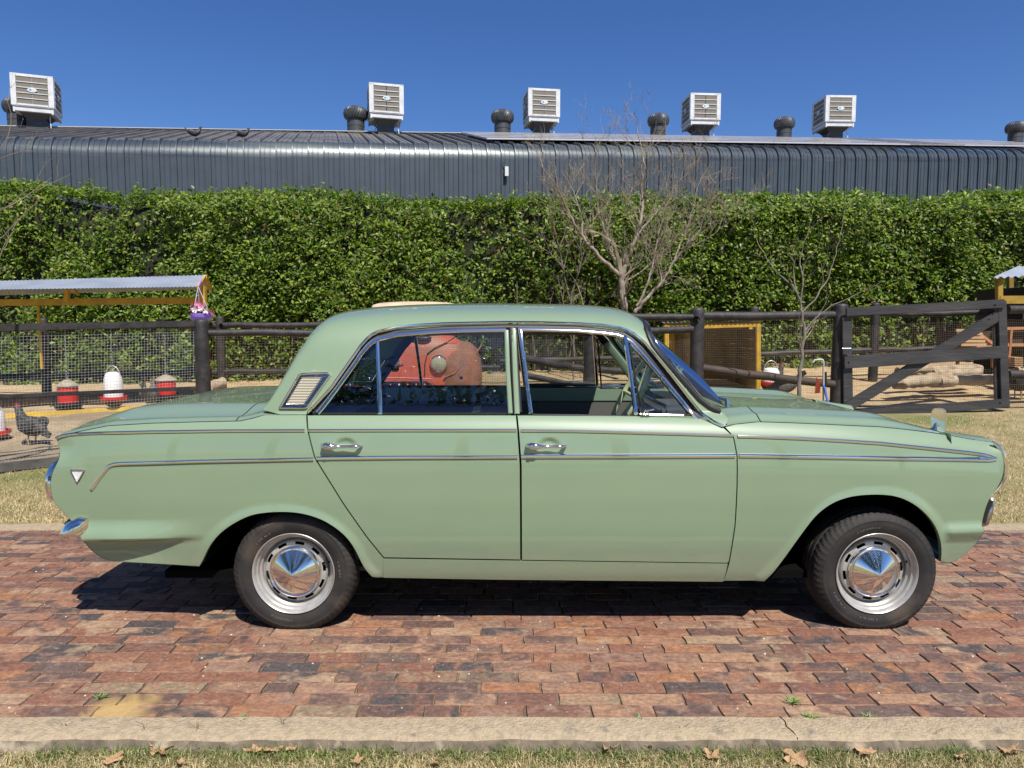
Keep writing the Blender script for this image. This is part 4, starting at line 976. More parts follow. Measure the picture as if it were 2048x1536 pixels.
def solar(pxs, nrow, ncol, wid, v0, labs, gid):
    dep = 1.02; p = PS(*pxs, .9); u = uv_of(*pxs, .12)[0]
    k = 0
    for r in range(nrow):
        for c in range(ncol):
            ua, ub = u+c*wid, u+(c+1)*wid-.02; va, vb = v0+r*(dep+.02), v0+r*(dep+.02)+dep
            f = lambda uu, vv, h: SH(uu, vv, roof_w(vv)+h)
            fr = MB()
            for a, b_ in (((ua,va),(ub,va)),((ua,vb),(ub,vb)),((ua,va),(ua,vb)),((ub,va),(ub,vb))): fr.beam(f(*a,.13), f(*b_,.13), .035, .045, (0,0,1))
            o = fr.build('solar_panel', SOLF, smooth=0)
            o2 = MB().add([f(ua,va,.15), f(ub,va,.15), f(ub,vb,.15), f(ua,vb,.15)], [(0,1,2,3)]).build('cells', SOLC, o, smooth=0)
            tag(o, labs, 'solar panel', gid)
solar((982,286), 4, 9, 1.9, .75, 'glare-paled framed solar panel in the long array behind the bare tree top', 'solar panels of the left array')
solar((1845,292), 4, 4, 2.0, .75, 'glare-paled framed solar panel in the array at the right end of the roof', 'solar panels of the right array')
# small white box on the wall
wb_ = PS(1013, 342, -.12); wbx = empty('wall_box', wb_, 'small white wireless box on a bracket high on the shed wall', 'antenna', rz=TH)
def child(mb, name, mat, par, **k):
    me = mb.mesh(name, k.get('smooth', 30)); return link(name, me, mat, par, keep=False)
child(MB().box((-.05,-.04,-.14),(.05,.04,.12)), 'case', WHITE, wbx); child(MB().tube([(0,.0,.12),(-.03,0,.24),(-.10,.10,.22)], .015, 6), 'bracket', WORN, wbx)
# ------------------------------------------------------------------ leaves and twigs
def leaf_mat(name, stops, rough=.35, tr=.25):
    m = bpy.data.materials.new(name); m.use_nodes = True; t, p, o = nodes(m); geo = N(t, 'ShaderNodeNewGeometry')
    r = ramp(t, stops, geo.outputs['Random Per Island'], 'CONSTANT'); p.inputs['Roughness'].default_value = rough; p.inputs['Specular IOR Level'].default_value = .4
    t.links.new(r.outputs[0], p.inputs['Base Color']); tb = N(t, 'ShaderNodeBsdfTranslucent'); t.links.new(mixc(t, 1, r.outputs[0], (1.3,1.6,.5), 'MULTIPLY'), tb.inputs[0])
    mx = N(t, 'ShaderNodeMixShader', Fac=tr); t.links.new(p.outputs[0], mx.inputs[1]); t.links.new(tb.outputs[0], mx.inputs[2]); t.links.new(mx.outputs[0], o.inputs[0]); return m
HLEAF = leaf_mat('hedge_leaf', [(0,(.070,.125,.012)),(.18,(.108,.180,.014)),(.4,(.046,.088,.010)),(.54,(.185,.262,.020)),(.72,(.090,.150,.012)),(.82,(.245,.320,.036)),(.965,(.24,.18,.07)),(.985,(.28,.15,.08))], rough=.48, tr=.32)
def leaves(name, pos, nrm, size, mat, parent, per=7, spread=.06, seed=1, asp=.24):
    """sprigs: little whorls of folded leaves round each point"""
    rs = np.random.RandomState(seed); n = len(pos)*per
    c = np.repeat(pos, per, 0); ax = np.repeat(nrm, per, 0) + rs.normal(0, .35, (n, 3)); ax /= np.linalg.norm(ax, axis=1)[:, None]
    rnd = rs.normal(0, 1, (n, 3)); side = np.cross(ax, rnd); side /= np.linalg.norm(side, axis=1)[:, None]+1e-9
    d = side + ax*rs.uniform(.05, .9, (n, 1)); d /= np.linalg.norm(d, axis=1)[:, None]
    wv = np.cross(d, ax + rs.normal(0, .25, (n, 3))); wv /= np.linalg.norm(wv, axis=1)[:, None]+1e-9; up = np.cross(wv, d)
    L = size*rs.uniform(.6, 1.15, (n, 1)); Wd = L*asp; c = c + d*L*.15 + rs.normal(0, spread*.45, (n, 3))
    v = np.stack([c, c+d*L*.45+wv*Wd+up*L*.06, c+d*L-up*L*.10, c+d*L*.45-wv*Wd+up*L*.06, c+d*L*.5-up*L*.0], 1).reshape(-1, 3)
    i = np.arange(n)*5; f = np.concatenate([np.stack([i, i+1, i+4], -1), np.stack([i+1, i+2, i+4], -1), np.stack([i+2, i+3, i+4], -1), np.stack([i+3, i, i+4], -1)])
    return np_mesh(name, v, f, mat, parent, kind='stuff')
def fbm(x, z, seed=0):
    rs = np.random.RandomState(seed); s_ = 0
    for k, (fr, am) in enumerate(((.9, .5), (2.1, .32), (4.3, .22), (8.5, .12))):
        for _ in range(3):
            a = rs.uniform(0, 6.28); ph = rs.uniform(0, 6.28, 2); s_ = s_ + am/3*np.sin((x*math.cos(a)+z*math.sin(a))*fr*rs.uniform(.7,1.3)+ph[0])*1.6
    return s_
HY = 9.0
ht = [(-300,352),(0,364),(90,372),(190,392),(300,380),(400,378),(500,376),(600,379),(700,388),(800,394),(900,395),(1000,390),(1100,390),(1200,393),(1300,388),(1400,392),(1500,390),(1600,387),(1690,380),(1800,388),(1900,387),(2048,383),(2400,376)]
_hp = P([a for a, b in ht], [b for a, b in ht], HY-.1); htop = lambda x: np.interp(x, _hp[:,0], _hp[:,2])
HEDGE = empty('hedge', (0, HY+.5, .5), 'tall clipped evergreen hedge of glossy leaves running across the whole view', 'hedge')
def hedge():
    rs = np.random.RandomState(5); n = 20500
    x = rs.uniform(_hp[0,0], _hp[-1,0], n); zt = htop(x); z0 = G(x, HY)*1.0-.05; q = rs.uniform(0, 1, n)**.92; z = z0 + (zt-z0)*q
    b = fbm(x, z, 3); keep = rs.uniform(0, 1, n) < .30 + .9*sm((b+.55)/1.0); x, z, b, zt, z0, q = (a[keep] for a in (x, z, b, zt, z0, q))
    keep = rs.uniform(0,1,len(x)) < np.where(z-z0 < 1.15, .48, 1); x, z, b, zt, z0, q = (a[keep] for a in (x, z, b, zt, z0, q))
    y = HY + .04 - b*.40 + .45*sm((z-zt+.35)/.35)**2 + rs.exponential(.07, len(x))
    pos = np.stack([x, y, z + b*.02], -1); nr = np.stack([b*.25, -np.ones_like(x)*.75, .55+0*x], -1)
    n2 = 3600; x2 = rs.uniform(_hp[0,0], _hp[-1,0], n2); y2 = HY+.25+rs.uniform(0, 1.1, n2); z2 = htop(x2)-.06+fbm(x2*1.6, y2*2, 9)*.10 + np.minimum(rs.exponential(.05, n2), .15)
    pos = np.vstack([pos, np.stack([x2, y2, z2], -1)]); nr = np.vstack([nr, np.tile([0, -.2, 1], (n2, 1))])
    leaves('foliage', pos, nr, .086, HLEAF, HEDGE, per=8, spread=.075, seed=2)
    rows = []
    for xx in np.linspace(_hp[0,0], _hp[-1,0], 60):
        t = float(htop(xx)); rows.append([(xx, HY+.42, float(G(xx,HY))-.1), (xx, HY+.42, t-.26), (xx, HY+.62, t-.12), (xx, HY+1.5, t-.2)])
    MB().grid(rows).build('hedge_dark_backing', MAT('hedge_shade', (.014,.020,.008), (.03,.026,.016), scale=3, rough=1), HEDGE, smooth=0)  # dark sheet behind the leaves stands in for the hedge's inner shade
    st = MB(); rr = random.Random(4)
    for i in range(70):
        xx = rr.uniform(-7.5, 9); g = float(G(xx, HY)); p0 = Vector((xx, HY+.25+rr.uniform(0,.1), g-.05)); p1 = p0+Vector((rr.uniform(-.2,.2), rr.uniform(-.12,.05), rr.uniform(.6,.9))); p2 = p1+Vector((rr.uniform(-.3,.3), rr.uniform(-.1,.1), rr.uniform(.6,1)))
        st.tube([p0, (p0+p1)/2+Vector((.03,0,0)), p1, p2], [.022,.018,.014,.007], 5)
    st.build('stems', MAT('hedge_stem', (.16,.125,.085), (.10,.08,.06), scale=10, rough=.9), HEDGE, kind='stuff')
hedge()
BARK = MAT('pale_bark', (.30,.25,.19), (.18,.15,.12), scale=14, rough=.85, bump=.5, bscale=50)
BARK2 = MAT('grey_bark', (.20,.175,.15), (.14,.12,.10), scale=16, rough=.9, bump=.4, bscale=60)
TWIG = MAT('twig', (.31,.255,.185), (.19,.155,.11), scale=5, rough=.9)
def bare_tree(name, limbs, Y, label, bark, seed, depth=4, twig_r=.0035, density=1.0, span=1.0, cat='tree', cone=.9):
    """traced limbs, then twigs grown from them at random"""
    rr = random.Random(seed); root = empty(name, GP(limbs[0][0][0][0], Y), label, cat)
    big = MB(); fine = MB()
    def grow(p, d, L, r, lvl):
        n = 5; pts = [p]; q = p; dd = d.copy()
        for i in range(n):
            dd = (dd + Vector((rr.gauss(0,.15), rr.gauss(0,.15), rr.gauss(.05,.11)))).normalized(); q = q + dd*L/n; pts.append(q)
        fine.tube(pts, [r*(1-.75*i/n) for i in range(n+1)], 4 if r < .008 else 5, cap=False)
        if lvl <= 0: return
        for _ in range(max(1, int(rr.uniform(2.2, 4.2)*density))):
            k = rr.uniform(.25, 1); i = min(int(k*n), n-1); base = pts[i].lerp(pts[i+1], k*n-i)
            dv = (pts[i+1]-pts[i]).normalized(); per = dv.cross(Vector((rr.gauss(0,1), rr.gauss(0,1), rr.gauss(0,1)))).normalized()
            nd = (dv*.85 + per*rr.uniform(.35, cone)+Vector((0,0,.18))).normalized(); grow(base, nd, L*rr.uniform(.5,.78), max(twig_r*.55, r*.55), lvl-1)
    for pts, r0, r1 in limbs:
        w = []; yo = Y
        for i, a in enumerate(pts):
            yo = Y + (a[2] if len(a) > 2 else 0); w.append(V3(a[0], a[1], yo))
        # smooth the traced limb
        ds = [w[0]]
        for a, b in zip(w[:-1], w[1:]):
            for k in range(1, 5): ds.append(a.lerp(b, k/4) + Vector((rr.gauss(0,.008), rr.gauss(0,.012), rr.gauss(0,.006)))*(k < 4)*span)
        m = len(ds); rad = [.82*(r0+(r1-r0)*i/(m-1)) for i in range(m)]
        big.tube(ds, rad, 8)
        tot = sum((b-a).length for a, b in zip(ds[:-1], ds[1:])); nb = int(tot*7.5*density)
        for _ in range(nb):
            k = rr.uniform(.22, 1)*(m-1); i = min(int(k), m-2); base = ds[i].lerp(ds[i+1], k-i); dv = (ds[i+1]-ds[i]).normalized()
            per = dv.cross(Vector((rr.gauss(0,1), rr.gauss(0,1), rr.gauss(0,1)))).normalized(); nd = (dv*.7+per*rr.uniform(.4,cone)+Vector((0,0,.35))).normalized()
            grow(base, nd, rr.uniform(.30,.62)*span, max(rad[i]*.42, twig_r*1.3), depth-1)
        grow(ds[-1], (ds[-1]-ds[-3]).normalized(), .55*span, r1, depth-1)
    big.build('trunk', bark, root, smooth=60); fine.build('crown', TWIG, root, smooth=60, kind='stuff'); return root
TY = 7.9
bare_tree('bare_tree', [
    ([(1254,700),(1252,640),(1247,600),(1243,568),(1243,548)], .062, .050), ([(1243,552),(1222,535),(1200,515),(1180,492),(1163,470),(1148,448,-.2),(1135,420,-.2),(1124,395,-.3)], .040, .013),
    ([(1163,470),(1166,445,.2),(1158,415,.2),(1150,392,.3)], .018, .008), ([(1243,548),(1232,520,.2),(1218,495,.3),(1211,465,.3),(1196,425,.4),(1194,390,.4),(1190,350,.4)], .030, .009),
    ([(1246,550),(1253,525),(1262,498,-.1),(1275,470,-.1),(1283,435,-.1),(1286,400,0),(1284,365,0),(1290,330,0),(1284,300,.1)], .042, .012), ([(1275,470),(1300,440,.2),(1325,410,.3),(1345,380,.3)], .018, .007),
    ([(1270,625),(1282,610),(1300,590),(1318,572),(1334,548),(1347,525),(1362,505),(1380,483,-.2),(1400,462,-.2),(1418,436,-.3)], .036, .009), ([(1347,525),(1358,495,.2),(1372,460,.2),(1385,420,.3),(1392,385,.3)], .022, .007),
    ([(1273,612),(1285,592),(1296,565),(1306,530,.1),(1312,495,.1),(1320,455,.2),(1330,415,.2)], .026, .007), ([(1255,560),(1280,545,.2),(1310,520,.4),(1335,495,.5)], .014, .006), ([(1360,505),(1390,490),(1425,470),(1455,446)], .008, .003)],
    TY, 'leafless spreading tree with pale bark rising above the hedge behind the saloon roof', BARK, 21, depth=5, density=.85, twig_r=.0042)
bare_tree('bare_shrub', [([(1147,760),(1148,700),(1148,640),(1140,610),(1152,560),(1163,520),(1160,480),(1150,450)], .018, .006), ([(1146,620),(1136,585),(1128,540),(1120,500),(1112,470)], .013, .005), ([(1178,760),(1176,700),(1172,640),(1165,600)], .02, .01), ([(1128,540),(1110,515),(1092,500)], .008, .004)],
    TY+.3, 'thin leafless shrub with two stems left of the big bare tree', BARK2, 5, depth=3, density=.7)
bare_tree('young_tree', [([(1597,812),(1598,770),(1602,730),(1605,690),(1609,655),(1604,625),(1601,600),(1592,578)], .030, .010), ([(1601,605),(1585,570),(1566,555,.1),(1545,535,.1),(1528,505,.2)], .013, .004), ([(1607,665),(1622,645),(1640,628),(1662,612),(1690,600)], .014, .004), ([(1601,605),(1606,560),(1600,520,.1),(1610,480,.1)], .012, .003), ([(1604,625),(1630,600),(1655,560,.1),(1668,520,.1),(1680,470,.2)], .012, .003)],
    4.5, 'slender leafless young tree standing in front of the round fence rail by the tap', BARK2, 8, depth=4, density=.42, span=.6, twig_r=.0026)
bare_tree('bare_tree', [([(-260,1000),(-230,800),(-180,600),(-120,430),(-70,330)], .07, .02), ([(-180,600),(-100,540),(-40,500),(10,470)], .02, .005), ([(-230,700),(-120,620),(-60,570),(-10,530)], .016, .005), ([(-120,430),(-60,380),(-20,330),(8,290)], .014, .004), ([(-100,540),(-30,440),(20,410)], .010,.003)],
    2.2, 'bare twigs of a leafless tree reaching in at the left edge', BARK, 31, depth=3, density=.30, span=.7)
# ------------------------------------------------------------------ fences and gate
def fence_y(x): return np.interp(x, [-7,-4.85,-3.15,-1,2.1,3.9,6,9], [2.6,3.05,3.98,4.4,5.25,5.45,5.5,5.6])
SAND = MAT('pen_straw_and_sand', (.46,.345,.19), (.34,.24,.13), scale=5, rough=.95, bump=.8, bscale=45, c3=(.36,.245,.13), c3s=.6, c3lo=.50)
def pen_ground():
    rows = []
    for x in np.linspace(-9, 10, 90):
        f = float(fence_y(x)); rows.append([(x, y, float(G(x, y))+.014+.012*math.sin(x*5+y*3)*math.sin(y*4-x)) for y in np.linspace(f, HY+1.2, 26)])
    me = MB().grid(rows).mesh('pen_ground', 60); me.materials.append(SAND); me.materials.append(MAT('pen_trodden_earth', (.36,.275,.165), (.26,.195,.11), scale=7, rough=.95, bump=.8, bscale=45, c3=(.22,.165,.095), c3s=1.2, c3lo=.5))
    for p in me.polygons: p.material_index = int(p.center.x < -.8 and p.center.y < 6.4)
    link('pen_ground', me, kind='structure')
pen_ground()
STRAWM = grass_mat('straw', [(0,(.62,.46,.24)),(.3,(.50,.36,.18)),(.55,(.36,.25,.13)),(.75,(.66,.52,.30)),(.9,(.20,.13,.07))])
def s_pen(n):
    x = np.random.uniform(-1, 1, n); y = 3.0 + np.random.uniform(0, 1, n)**1.3*6; x = x*(y+CD)*.76; f = fence_y(x); return x, np.where(y < f, f+np.random.uniform(0, 2.5, n), y)
tag(blades('straw_litter', 60000, s_pen, .012, .035, .003, STRAWM, 1.5), 'loose straw and dead leaves strewn over the pen floor', 'straw')
def post(px, ytop, Y, r, par, name='post', hole=False, lean=0):
    g = GP(px, Y); t = V3(px+lean, ytop, Y); h = t.z-g.z
    mb = MB().lathe([(r*1.06,-.1),(r*1.05,h*.3),(r,h*.75),(r,h-.035),(r*.93,h-.015),(r*.7,h-.002),(0,h)], 18, Matrix.Translation(g))
    o = mb.build(name, BLACKWOOD, par, smooth=50)
    if hole: MB().lathe([(0,-.002),(r*.48,-.002),(r*.48,.01)], 14, Matrix.Translation(t-Vector((0, r*1.0, .14))) @ Matrix.Rotation(math.pi/2, 4, 'X')).build('drilled_hole', DARK, o)
    return o
def rail(a, b, r, par, name='rail', mat=BLACKWOOD, seed=0):
    p, q = V3(*a), V3(*b); n = max(4, int((q-p).length/.25)); rr = random.Random(seed+int(a[0]))
    pts = [p.lerp(q, i/n)+Vector((0, rr.gauss(0,.004), rr.gauss(0,.005))) for i in range(n+1)]
    return MB().tube(pts, [r*(1+rr.uniform(-.06,.06)) for _ in pts], 12).build(name, mat, par, smooth=60)
def mesh_wires(bl, br, tl, tr, cell, r, mat, par, seed=0):
    bl, br, tl, tr = map(Vector, (bl, br, tl, tr)); nx = int((br-bl).length/cell); nz = int((tl-bl).length/cell); mb = MB(); rr = random.Random(seed)
    for i in range(nx+1):
        a, b = bl.lerp(br, i/nx), tl.lerp(tr, i/nx); m_ = a.lerp(b, .5)+Vector((rr.gauss(0,.002),0,0)); mb.tube([a, m_, b], r, 3, cap=False)
    for j in range(nz+1):
        a, b = bl.lerp(tl, j/nz), br.lerp(tr, j/nz); mb.tube([a.lerp(b, k/10)+Vector((0,0,rr.gauss(0,.0022))) for k in range(11)], r, 3, cap=False)
    return mb.build('wire_mesh', mat, par, smooth=0, kind='stuff')
GALV = MAT('galvanised_wire', (.46,.46,.45), rough=.45, metal=.5); RUSTW = MAT('rusty_wire', (.13,.10,.075), (.20,.15,.11), scale=3, rough=.7, metal=.2)
BF = empty('rear_rail_fence', GP(1024, 7.9), 'black round-pole fence at the back of the pens, in front of the hedge', 'fence')
for px, yt in ((-120,650),(95,636),(445,632),(1505,613),(1745,605),(2130,600)): post(px, yt, 7.4 if px > 0 else 7.2, .062, BF, hole=(px == 445))
rail((-150,655,7.4), (445,651,7.4), .042, BF); rail((445,651,7.4), (1000,646,7.5), .042, BF); rail((1000,646,7.5), (1505,632,7.4), .042, BF); rail((1505,632,7.4), (1745,628,7.4), .042, BF); rail((1745,628,7.4), (2130,622,7.4), .042, BF)
rail((-150,757,7.4), (445,744,7.4), .045, BF); rail((445,744,7.4), (1000,735,7.4), .042, BF); rail((1000,722,7.4), (1505,709,7.4), .04, BF); rail((1505,709,7.4), (1745,700,7.4), .04, BF); rail((1745,700,7.4), (2130,690,7.4), .04, BF)
FF = empty('front_rail_fence', GP(900, 4.6), 'black round-pole fence with wire mesh running behind the saloon to the gate', 'fence')
post(411, 638, 4.0, .068, FF, lean=-6); post(1391, 615, 5.25, .080, FF, hole=True, lean=-1); post(1674, 607, 5.45, .082, FF, lean=-1); post(1178, 650, 4.9, .07, FF)
rail((418,667,4.02), (1024,664,4.6), .036, FF); rail((1024,664,4.6), (1385,659,5.2), .040, FF); rail((1180,634,5.0), (1385,634,5.22), .040, FF)
rail((1398,633,5.25), (1668,631,5.45), .050, FF); rail((1402,736,5.25), (1668,770,5.40), .048, FF, mat=MAT('brown_stained_pole', (.055,.035,.024), (.03,.022,.018), scale=8, rough=.7, bump=.4, bscale=30))
rail((1040,716,4.5), (1140,734,4.85), .040, FF); rail((1125,733,4.85), (1385,756,5.2), .040, FF); rail((1050,752,4.4), (1200,776,4.7), .03, FF)
def mesh_px(a, b, ta, tb, Y0, Y1, cell, r, mat, par, seed=0): return mesh_wires(V3(*a, Y0), V3(*b, Y1), V3(*ta, Y0), V3(*tb, Y1), cell, r, mat, par, seed)
mesh_px((425,880), (1024,860), (425,672), (1024,668), 4.0, 4.6, .026, .0010, RUSTW, FF, 1)
mesh_px((1024,860), (1391,840), (1024,668), (1391,660), 4.6, 5.25, .026, .0010, RUSTW, FF, 2)
mesh_px((1391,840), (1674,840), (1391,640), (1674,640), 5.25, 5.45, .026, .0010, RUSTW, FF, 3)
RF = empty('side_rail_fence', GP(2200, 5.6), 'short piece of black pole fence right of the gate at the right edge', 'fence')
post(2260, 600, 5.6, .08, RF); rail((2016,618,5.5), (2260,616,5.6), .05, RF); rail((2016,748,5.5), (2260,752,5.6), .055, RF); mesh_px((2016,822),(2260,822),(2016,640),(2260,640),5.5,5.6,.026,.0010,RUSTW,RF,4)
LP = empty('mesh_fence_panel', GP(200, 3.4), 'galvanised wire mesh panel in a black timber frame in front of the chicken feeders', 'fence')
def YL(px): return 3.05 + (px)/395*.93
mesh_px((-170,955), (392,888), (-170,660), (392,648), YL(-170), YL(392), .0255, .0013, GALV, LP, 5)
MB().beam(V3(-170,659,YL(-170)), V3(398,647,YL(398)), .05, .062).build('top_rail', BLACKWOOD, LP, bevel=.004)
MB().beam(V3(-170,801,YL(-170)-.02), V3(394,776,YL(394)-.02), .02, .034).build('strap', BLACKWOOD, LP, bevel=.003)
MB().beam(V3(393,650,YL(393)), V3(404,890,YL(393)), .03, .05, up=(1,0,0)).build('end_batten', MAT('weathered_batten', (.12,.13,.145), (.07,.075,.08), scale=12, rough=.8, bump=.3), LP, bevel=.003)
MB().beam(V3(-170,954,YL(-170)), V3(392,893,YL(392)), .04, .075).build('bottom_board', MAT('grey_board', (.10,.095,.09), (.07,.065,.06), scale=8, rough=.8, bump=.3), LP, bevel=.003)
for yy, r in ((905,.004),(921,.003)): MB().tube([V3(px, yy-px*.11*(1 if r > .0035 else 1)+math.sin(px*.05)*1.5, YL(px)-.01) for px in range(-170, 395, 25)], r, 5).build('sagging_wire', RUBBER, LP)
GT = empty('gate', GP(1850, 5.4), 'black timber farm gate with diagonal brace standing right of the tap', 'gate'); GY = 5.30
def board(name, a, b, wpx, dy=0.0, up=(0,0,1), th=.035):
    w = wpx/F*(GY+CD); return MB().beam(V3(*a, GY+dy), V3(*b, GY+dy), th, w, up).build(name, GATEW, GT, bevel=.004)
GATEW = MAT('gate_black_timber', (.030,.029,.031), (.050,.046,.046), scale=6, rough=.55, bump=.5, bscale=30, stretch=(.3,1,1.6))
board('stile', (1693,634), (1696,832), 19, .04, (1,0,0)); board('stile', (2002,602), (2009,815), 17, .04, (1,0,0), .05); board('stile', (1996,636), (2000,806), 22, .075, (1,0,0))
board('top_rail', (1692,624), (2008,607), 17); board('middle_rail', (1688,725), (2004,704), 25); board('bottom_rail', (1692,831), (2013,806), 18); board('brace', (1694,814), (2003,627), 21, .036)
MB().tube([V3(1684,697,GY-.03), V3(1702,697,GY-.03)], .008, 6).tube([V3(1698,697,GY-.03), V3(1699,705,GY-.05)], .006, 6).build('bolt', WORN, GT)
for a, b in ((1990,610),(1999,718),(2000,806),(1697,725),(1985,628)): MB().lathe([(0,.006),(.008,.005),(.010,0)], 8, Matrix.Translation(V3(a, b, GY-.018)) @ Matrix.Rotation(math.pi/2, 4, 'X')).build('bolt_head', DARK, GT)
mesh_px((1700,826),(2003,808),(1700,628),(2003,612),GY+.06,GY+.06,.026,.0010,RUSTW,GT,6)
# ------------------------------------------------------------------ things in the pens
YEL = MAT('yellow_paint', (.55,.33,.025), (.42,.25,.03), scale=9, rough=.6, bump=.2); TIN = MAT('galvanised_sheet', (.42,.46,.52), (.34,.38,.44), scale=3, rough=.45, metal=.4)
TINU = MAT('sheet_underside', (.16,.145,.12), rough=.7, metal=.2)
def sheet_roof(name, par, fl, fr, bl, br, mat, n=40, amp=.008, thick=.0):
    fl, fr, bl, br = map(Vector, (fl, fr, bl, br)); rows = []
    nr = (fr-fl).cross(bl-fl).normalized(); nr = nr if nr.z > 0 else -nr
    for i in range(n*4+1):
        a, b = fl.lerp(fr, i/(n*4)), bl.lerp(br, i/(n*4)); o = nr*amp*math.sin(i*math.pi/2); rows.append([a+o, b+o])
    mb = MB().grid(rows); mb2 = [[a-nr*.003 for a in r] for r in rows]; mb.grid(mb2); return mb.build(name, mat, par, smooth=60)
SHL = empty('feeding_shelter', GP(200, 6.0), 'open yellow framed shelter with flat grey metal roof over the chicken feeders', 'shelter')
sheet_roof('roof_sheet', SHL, V3(-160,581,5.5), V3(395,573.5,5.9), V3(-160,566,6.2), V3(413,550,6.55), TIN, 70, .004)
sheet_roof('roof_sheet', SHL, V3(-160,566,6.2), V3(413,550,6.55), V3(-160,595,6.9), V3(422,578,7.2), TIN, 70, .004)
MB().beam(V3(-160,607,6.2), V3(402,601,6.5), .05, .085).build('beam', YEL, SHL, bevel=.004)
for px, yt, yb_, Y in ((406,572,None,6.3),(-120,585,None,6.2)):
    g = GP(px, Y); MB().beam((g.x,Y,g.z-.05), V3(px, yt, Y), .07, .07, (0,1,0)).build('post', YEL, SHL, bevel=.004)
MB().beam(V3(135,574,6.2), V3(134,603,6.25), .05, .05, (0,1,0)).build('strut', YEL, SHL); MB().beam(V3(410,553,6.52), V3(421,578,7.15), .04, .05).build('rafter', YEL, SHL); MB().beam(V3(408,556,6.5), V3(396,575,5.92), .04, .05).build('rafter', YEL, SHL)
MB().beam(V3(144,574,6.2), V3(157,589,6.6), .03, .03).build('strut', YEL, SHL)
MB().beam(V3(76,612,6.15), V3(84,738,6.15), .025, .025, (0,1,0)).build('hanging_stick', YEL, SHL)
pl_ = [GP(-120, 5.45), GP(330, 6.25)]; tag(MB().beam(pl_[0]+Vector((0,0,.035)), pl_[1]+Vector((0,0,.03)), .03, .06).build('plank', MAT('bright_yellow', (.68,.45,.04), (.5,.33,.05), scale=6, rough=.5), bevel=.005), 'bright yellow plank lying along the ground under the feeders', 'plank')
LOGM = MAT('rough_log', (.22,.165,.105), (.13,.10,.07), scale=12, rough=.95, bump=1, bscale=25); LOGP = MAT('pale_log', (.40,.32,.215), (.27,.20,.13), scale=9, rough=.95, bump=1, bscale=22)
def log(a, b, r, mat, label, seed=1, grp=None):
    rr = random.Random(seed); a, b = Vector(a), Vector(b); pts = [a.lerp(b, i/12)+Vector((rr.gauss(0,.006), rr.gauss(0,.006), rr.gauss(0,.008))) for i in range(13)]
    o = MB().tube(pts, [r*(1+rr.uniform(-.14,.14)) for _ in pts], 14).build('log', mat, smooth=50); return tag(o, label, 'log', grp)
log(GP(-60,6.55)+Vector((0,0,.07)), GP(222,6.75)+Vector((0,0,.07)), .075, LOGM, 'rough brown log lying behind the yellow plank')
log(V3(398,785,4.6), V3(446,764,4.9), .055, LOGP, 'short grey log end sticking up beside the thick fence post')
REDP = MAT('red_plastic', (.58,.028,.022), rough=.35, coat=.2); WHP = MAT('white_plastic', (.74,.74,.72), rough=.4); CONE = MAT('dusty_lid', (.33,.30,.23), (.22,.20,.15), scale=14, rough=.9); CHAINM = MAT('chain', (.45,.43,.38), rough=.5, metal=.6)
BLKP = MAT('black_plastic', (.015,.015,.016), rough=.4)
def feeder(px, ybase, ytop, Y, kind, label, chain_top=602):
    p = V3(px, ybase, Y); s_ = (ybase-ytop)/F*(Y+CD); r = empty('feeder' if kind == 'red' else 'drinker', p, label, 'feeder' if kind == 'red' else 'drinker'); ch = lambda m, n, mt, q=r: child(m, n, mt, q)
    if kind == 'red':
        ch(MB().lathe([(.0,0),(.15,.0),(.185,.03),(.19,.06),(.175,.06),(.165,.03),(.0,.02)], 28), 'pan', BLKP); ch(MB().lathe([(.0,.03),(.118,.03),(.118,s_*.78),(.112,s_*.80)], 28), 'hopper', REDP); ch(MB().lathe([(.138,s_*.76),(.13,s_*.79),(.04,s_*.97),(.0,s_*1.0)], 28), 'lid', CONE)
        ch(MB().lathe([(.0,-.01),(.16,.0),(.12,-.06),(.02,-.11),(0,-.11)], 20), 'pan_base', BLKP)
    else:
        ch(MB().lathe([(.0,0),(.13,.0),(.16,.03),(.162,.062),(.15,.062),(.142,.03),(.0,.02)], 28), 'dish', REDP); ch(MB().lathe([(.115,.02),(.113,s_*.55),(.105,s_*.78),(.085,s_*.93),(.05,s_*.995),(0,s_)], 28), 'bell', WHP)
        ch(MB().tube([(.09*math.cos(t), 0, s_*.88+.12*math.sin(t)) for t in np.linspace(0, math.pi, 9)], .006, 6), 'handle', CHAINM); ch(MB().lathe([(.12,.0),(.09,-.05),(.01,-.10),(0,-.10)], 20), 'dish_base', BLKP)
    if chain_top:
        top = V3(px-2, chain_top, Y) - p; n = int((top.z-s_)/.03); mb = MB()
        for i in range(n):
            z = s_+(top.z-s_)*i/n; t = i*math.pi/2; c, q = math.cos(t), math.sin(t); mb.tube([(c*.006,q*.006,z),(c*.009,q*.009,z+.014),(-c*.009,-q*.009,z+.020),(-c*.006,-q*.006,z+.033)], .0032, 4)
        ch(mb, 'chain', CHAINM)
    return r
feeder(137,813,758,6.05,'red','red hanging feeder with conical lid, left of the white drinker'); feeder(228,802,743,6.1,'white','tall white bell drinker with red dish hanging between two red feeders'); feeder(333,797,748,6.2,'red','red hanging feeder with conical lid near the thick fence post')
feeder(-14,872,812,4.3,'white','white drinker with red dish cut off by the left edge', None)
dk = feeder(1541,772,735,6.3,'white','white drinker with red dish standing on the straw right of the yellow coop', None)
FEA = MAT('black_feathers', (.022,.021,.020), (.085,.078,.068), scale=45, rough=.7, lo=.5, hi=.6, bump=.6, bscale=120); FEG = MAT('speckled_feathers', (.16,.15,.13), (.045,.04,.036), scale=60, rough=.8, bump=.6, bscale=120); FEP = MAT('pigeon_feathers', (.035,.04,.05), (.02,.022,.03), scale=30, rough=.6)
FED = MAT('dark_feathers', (.02,.018,.018), rough=.7)
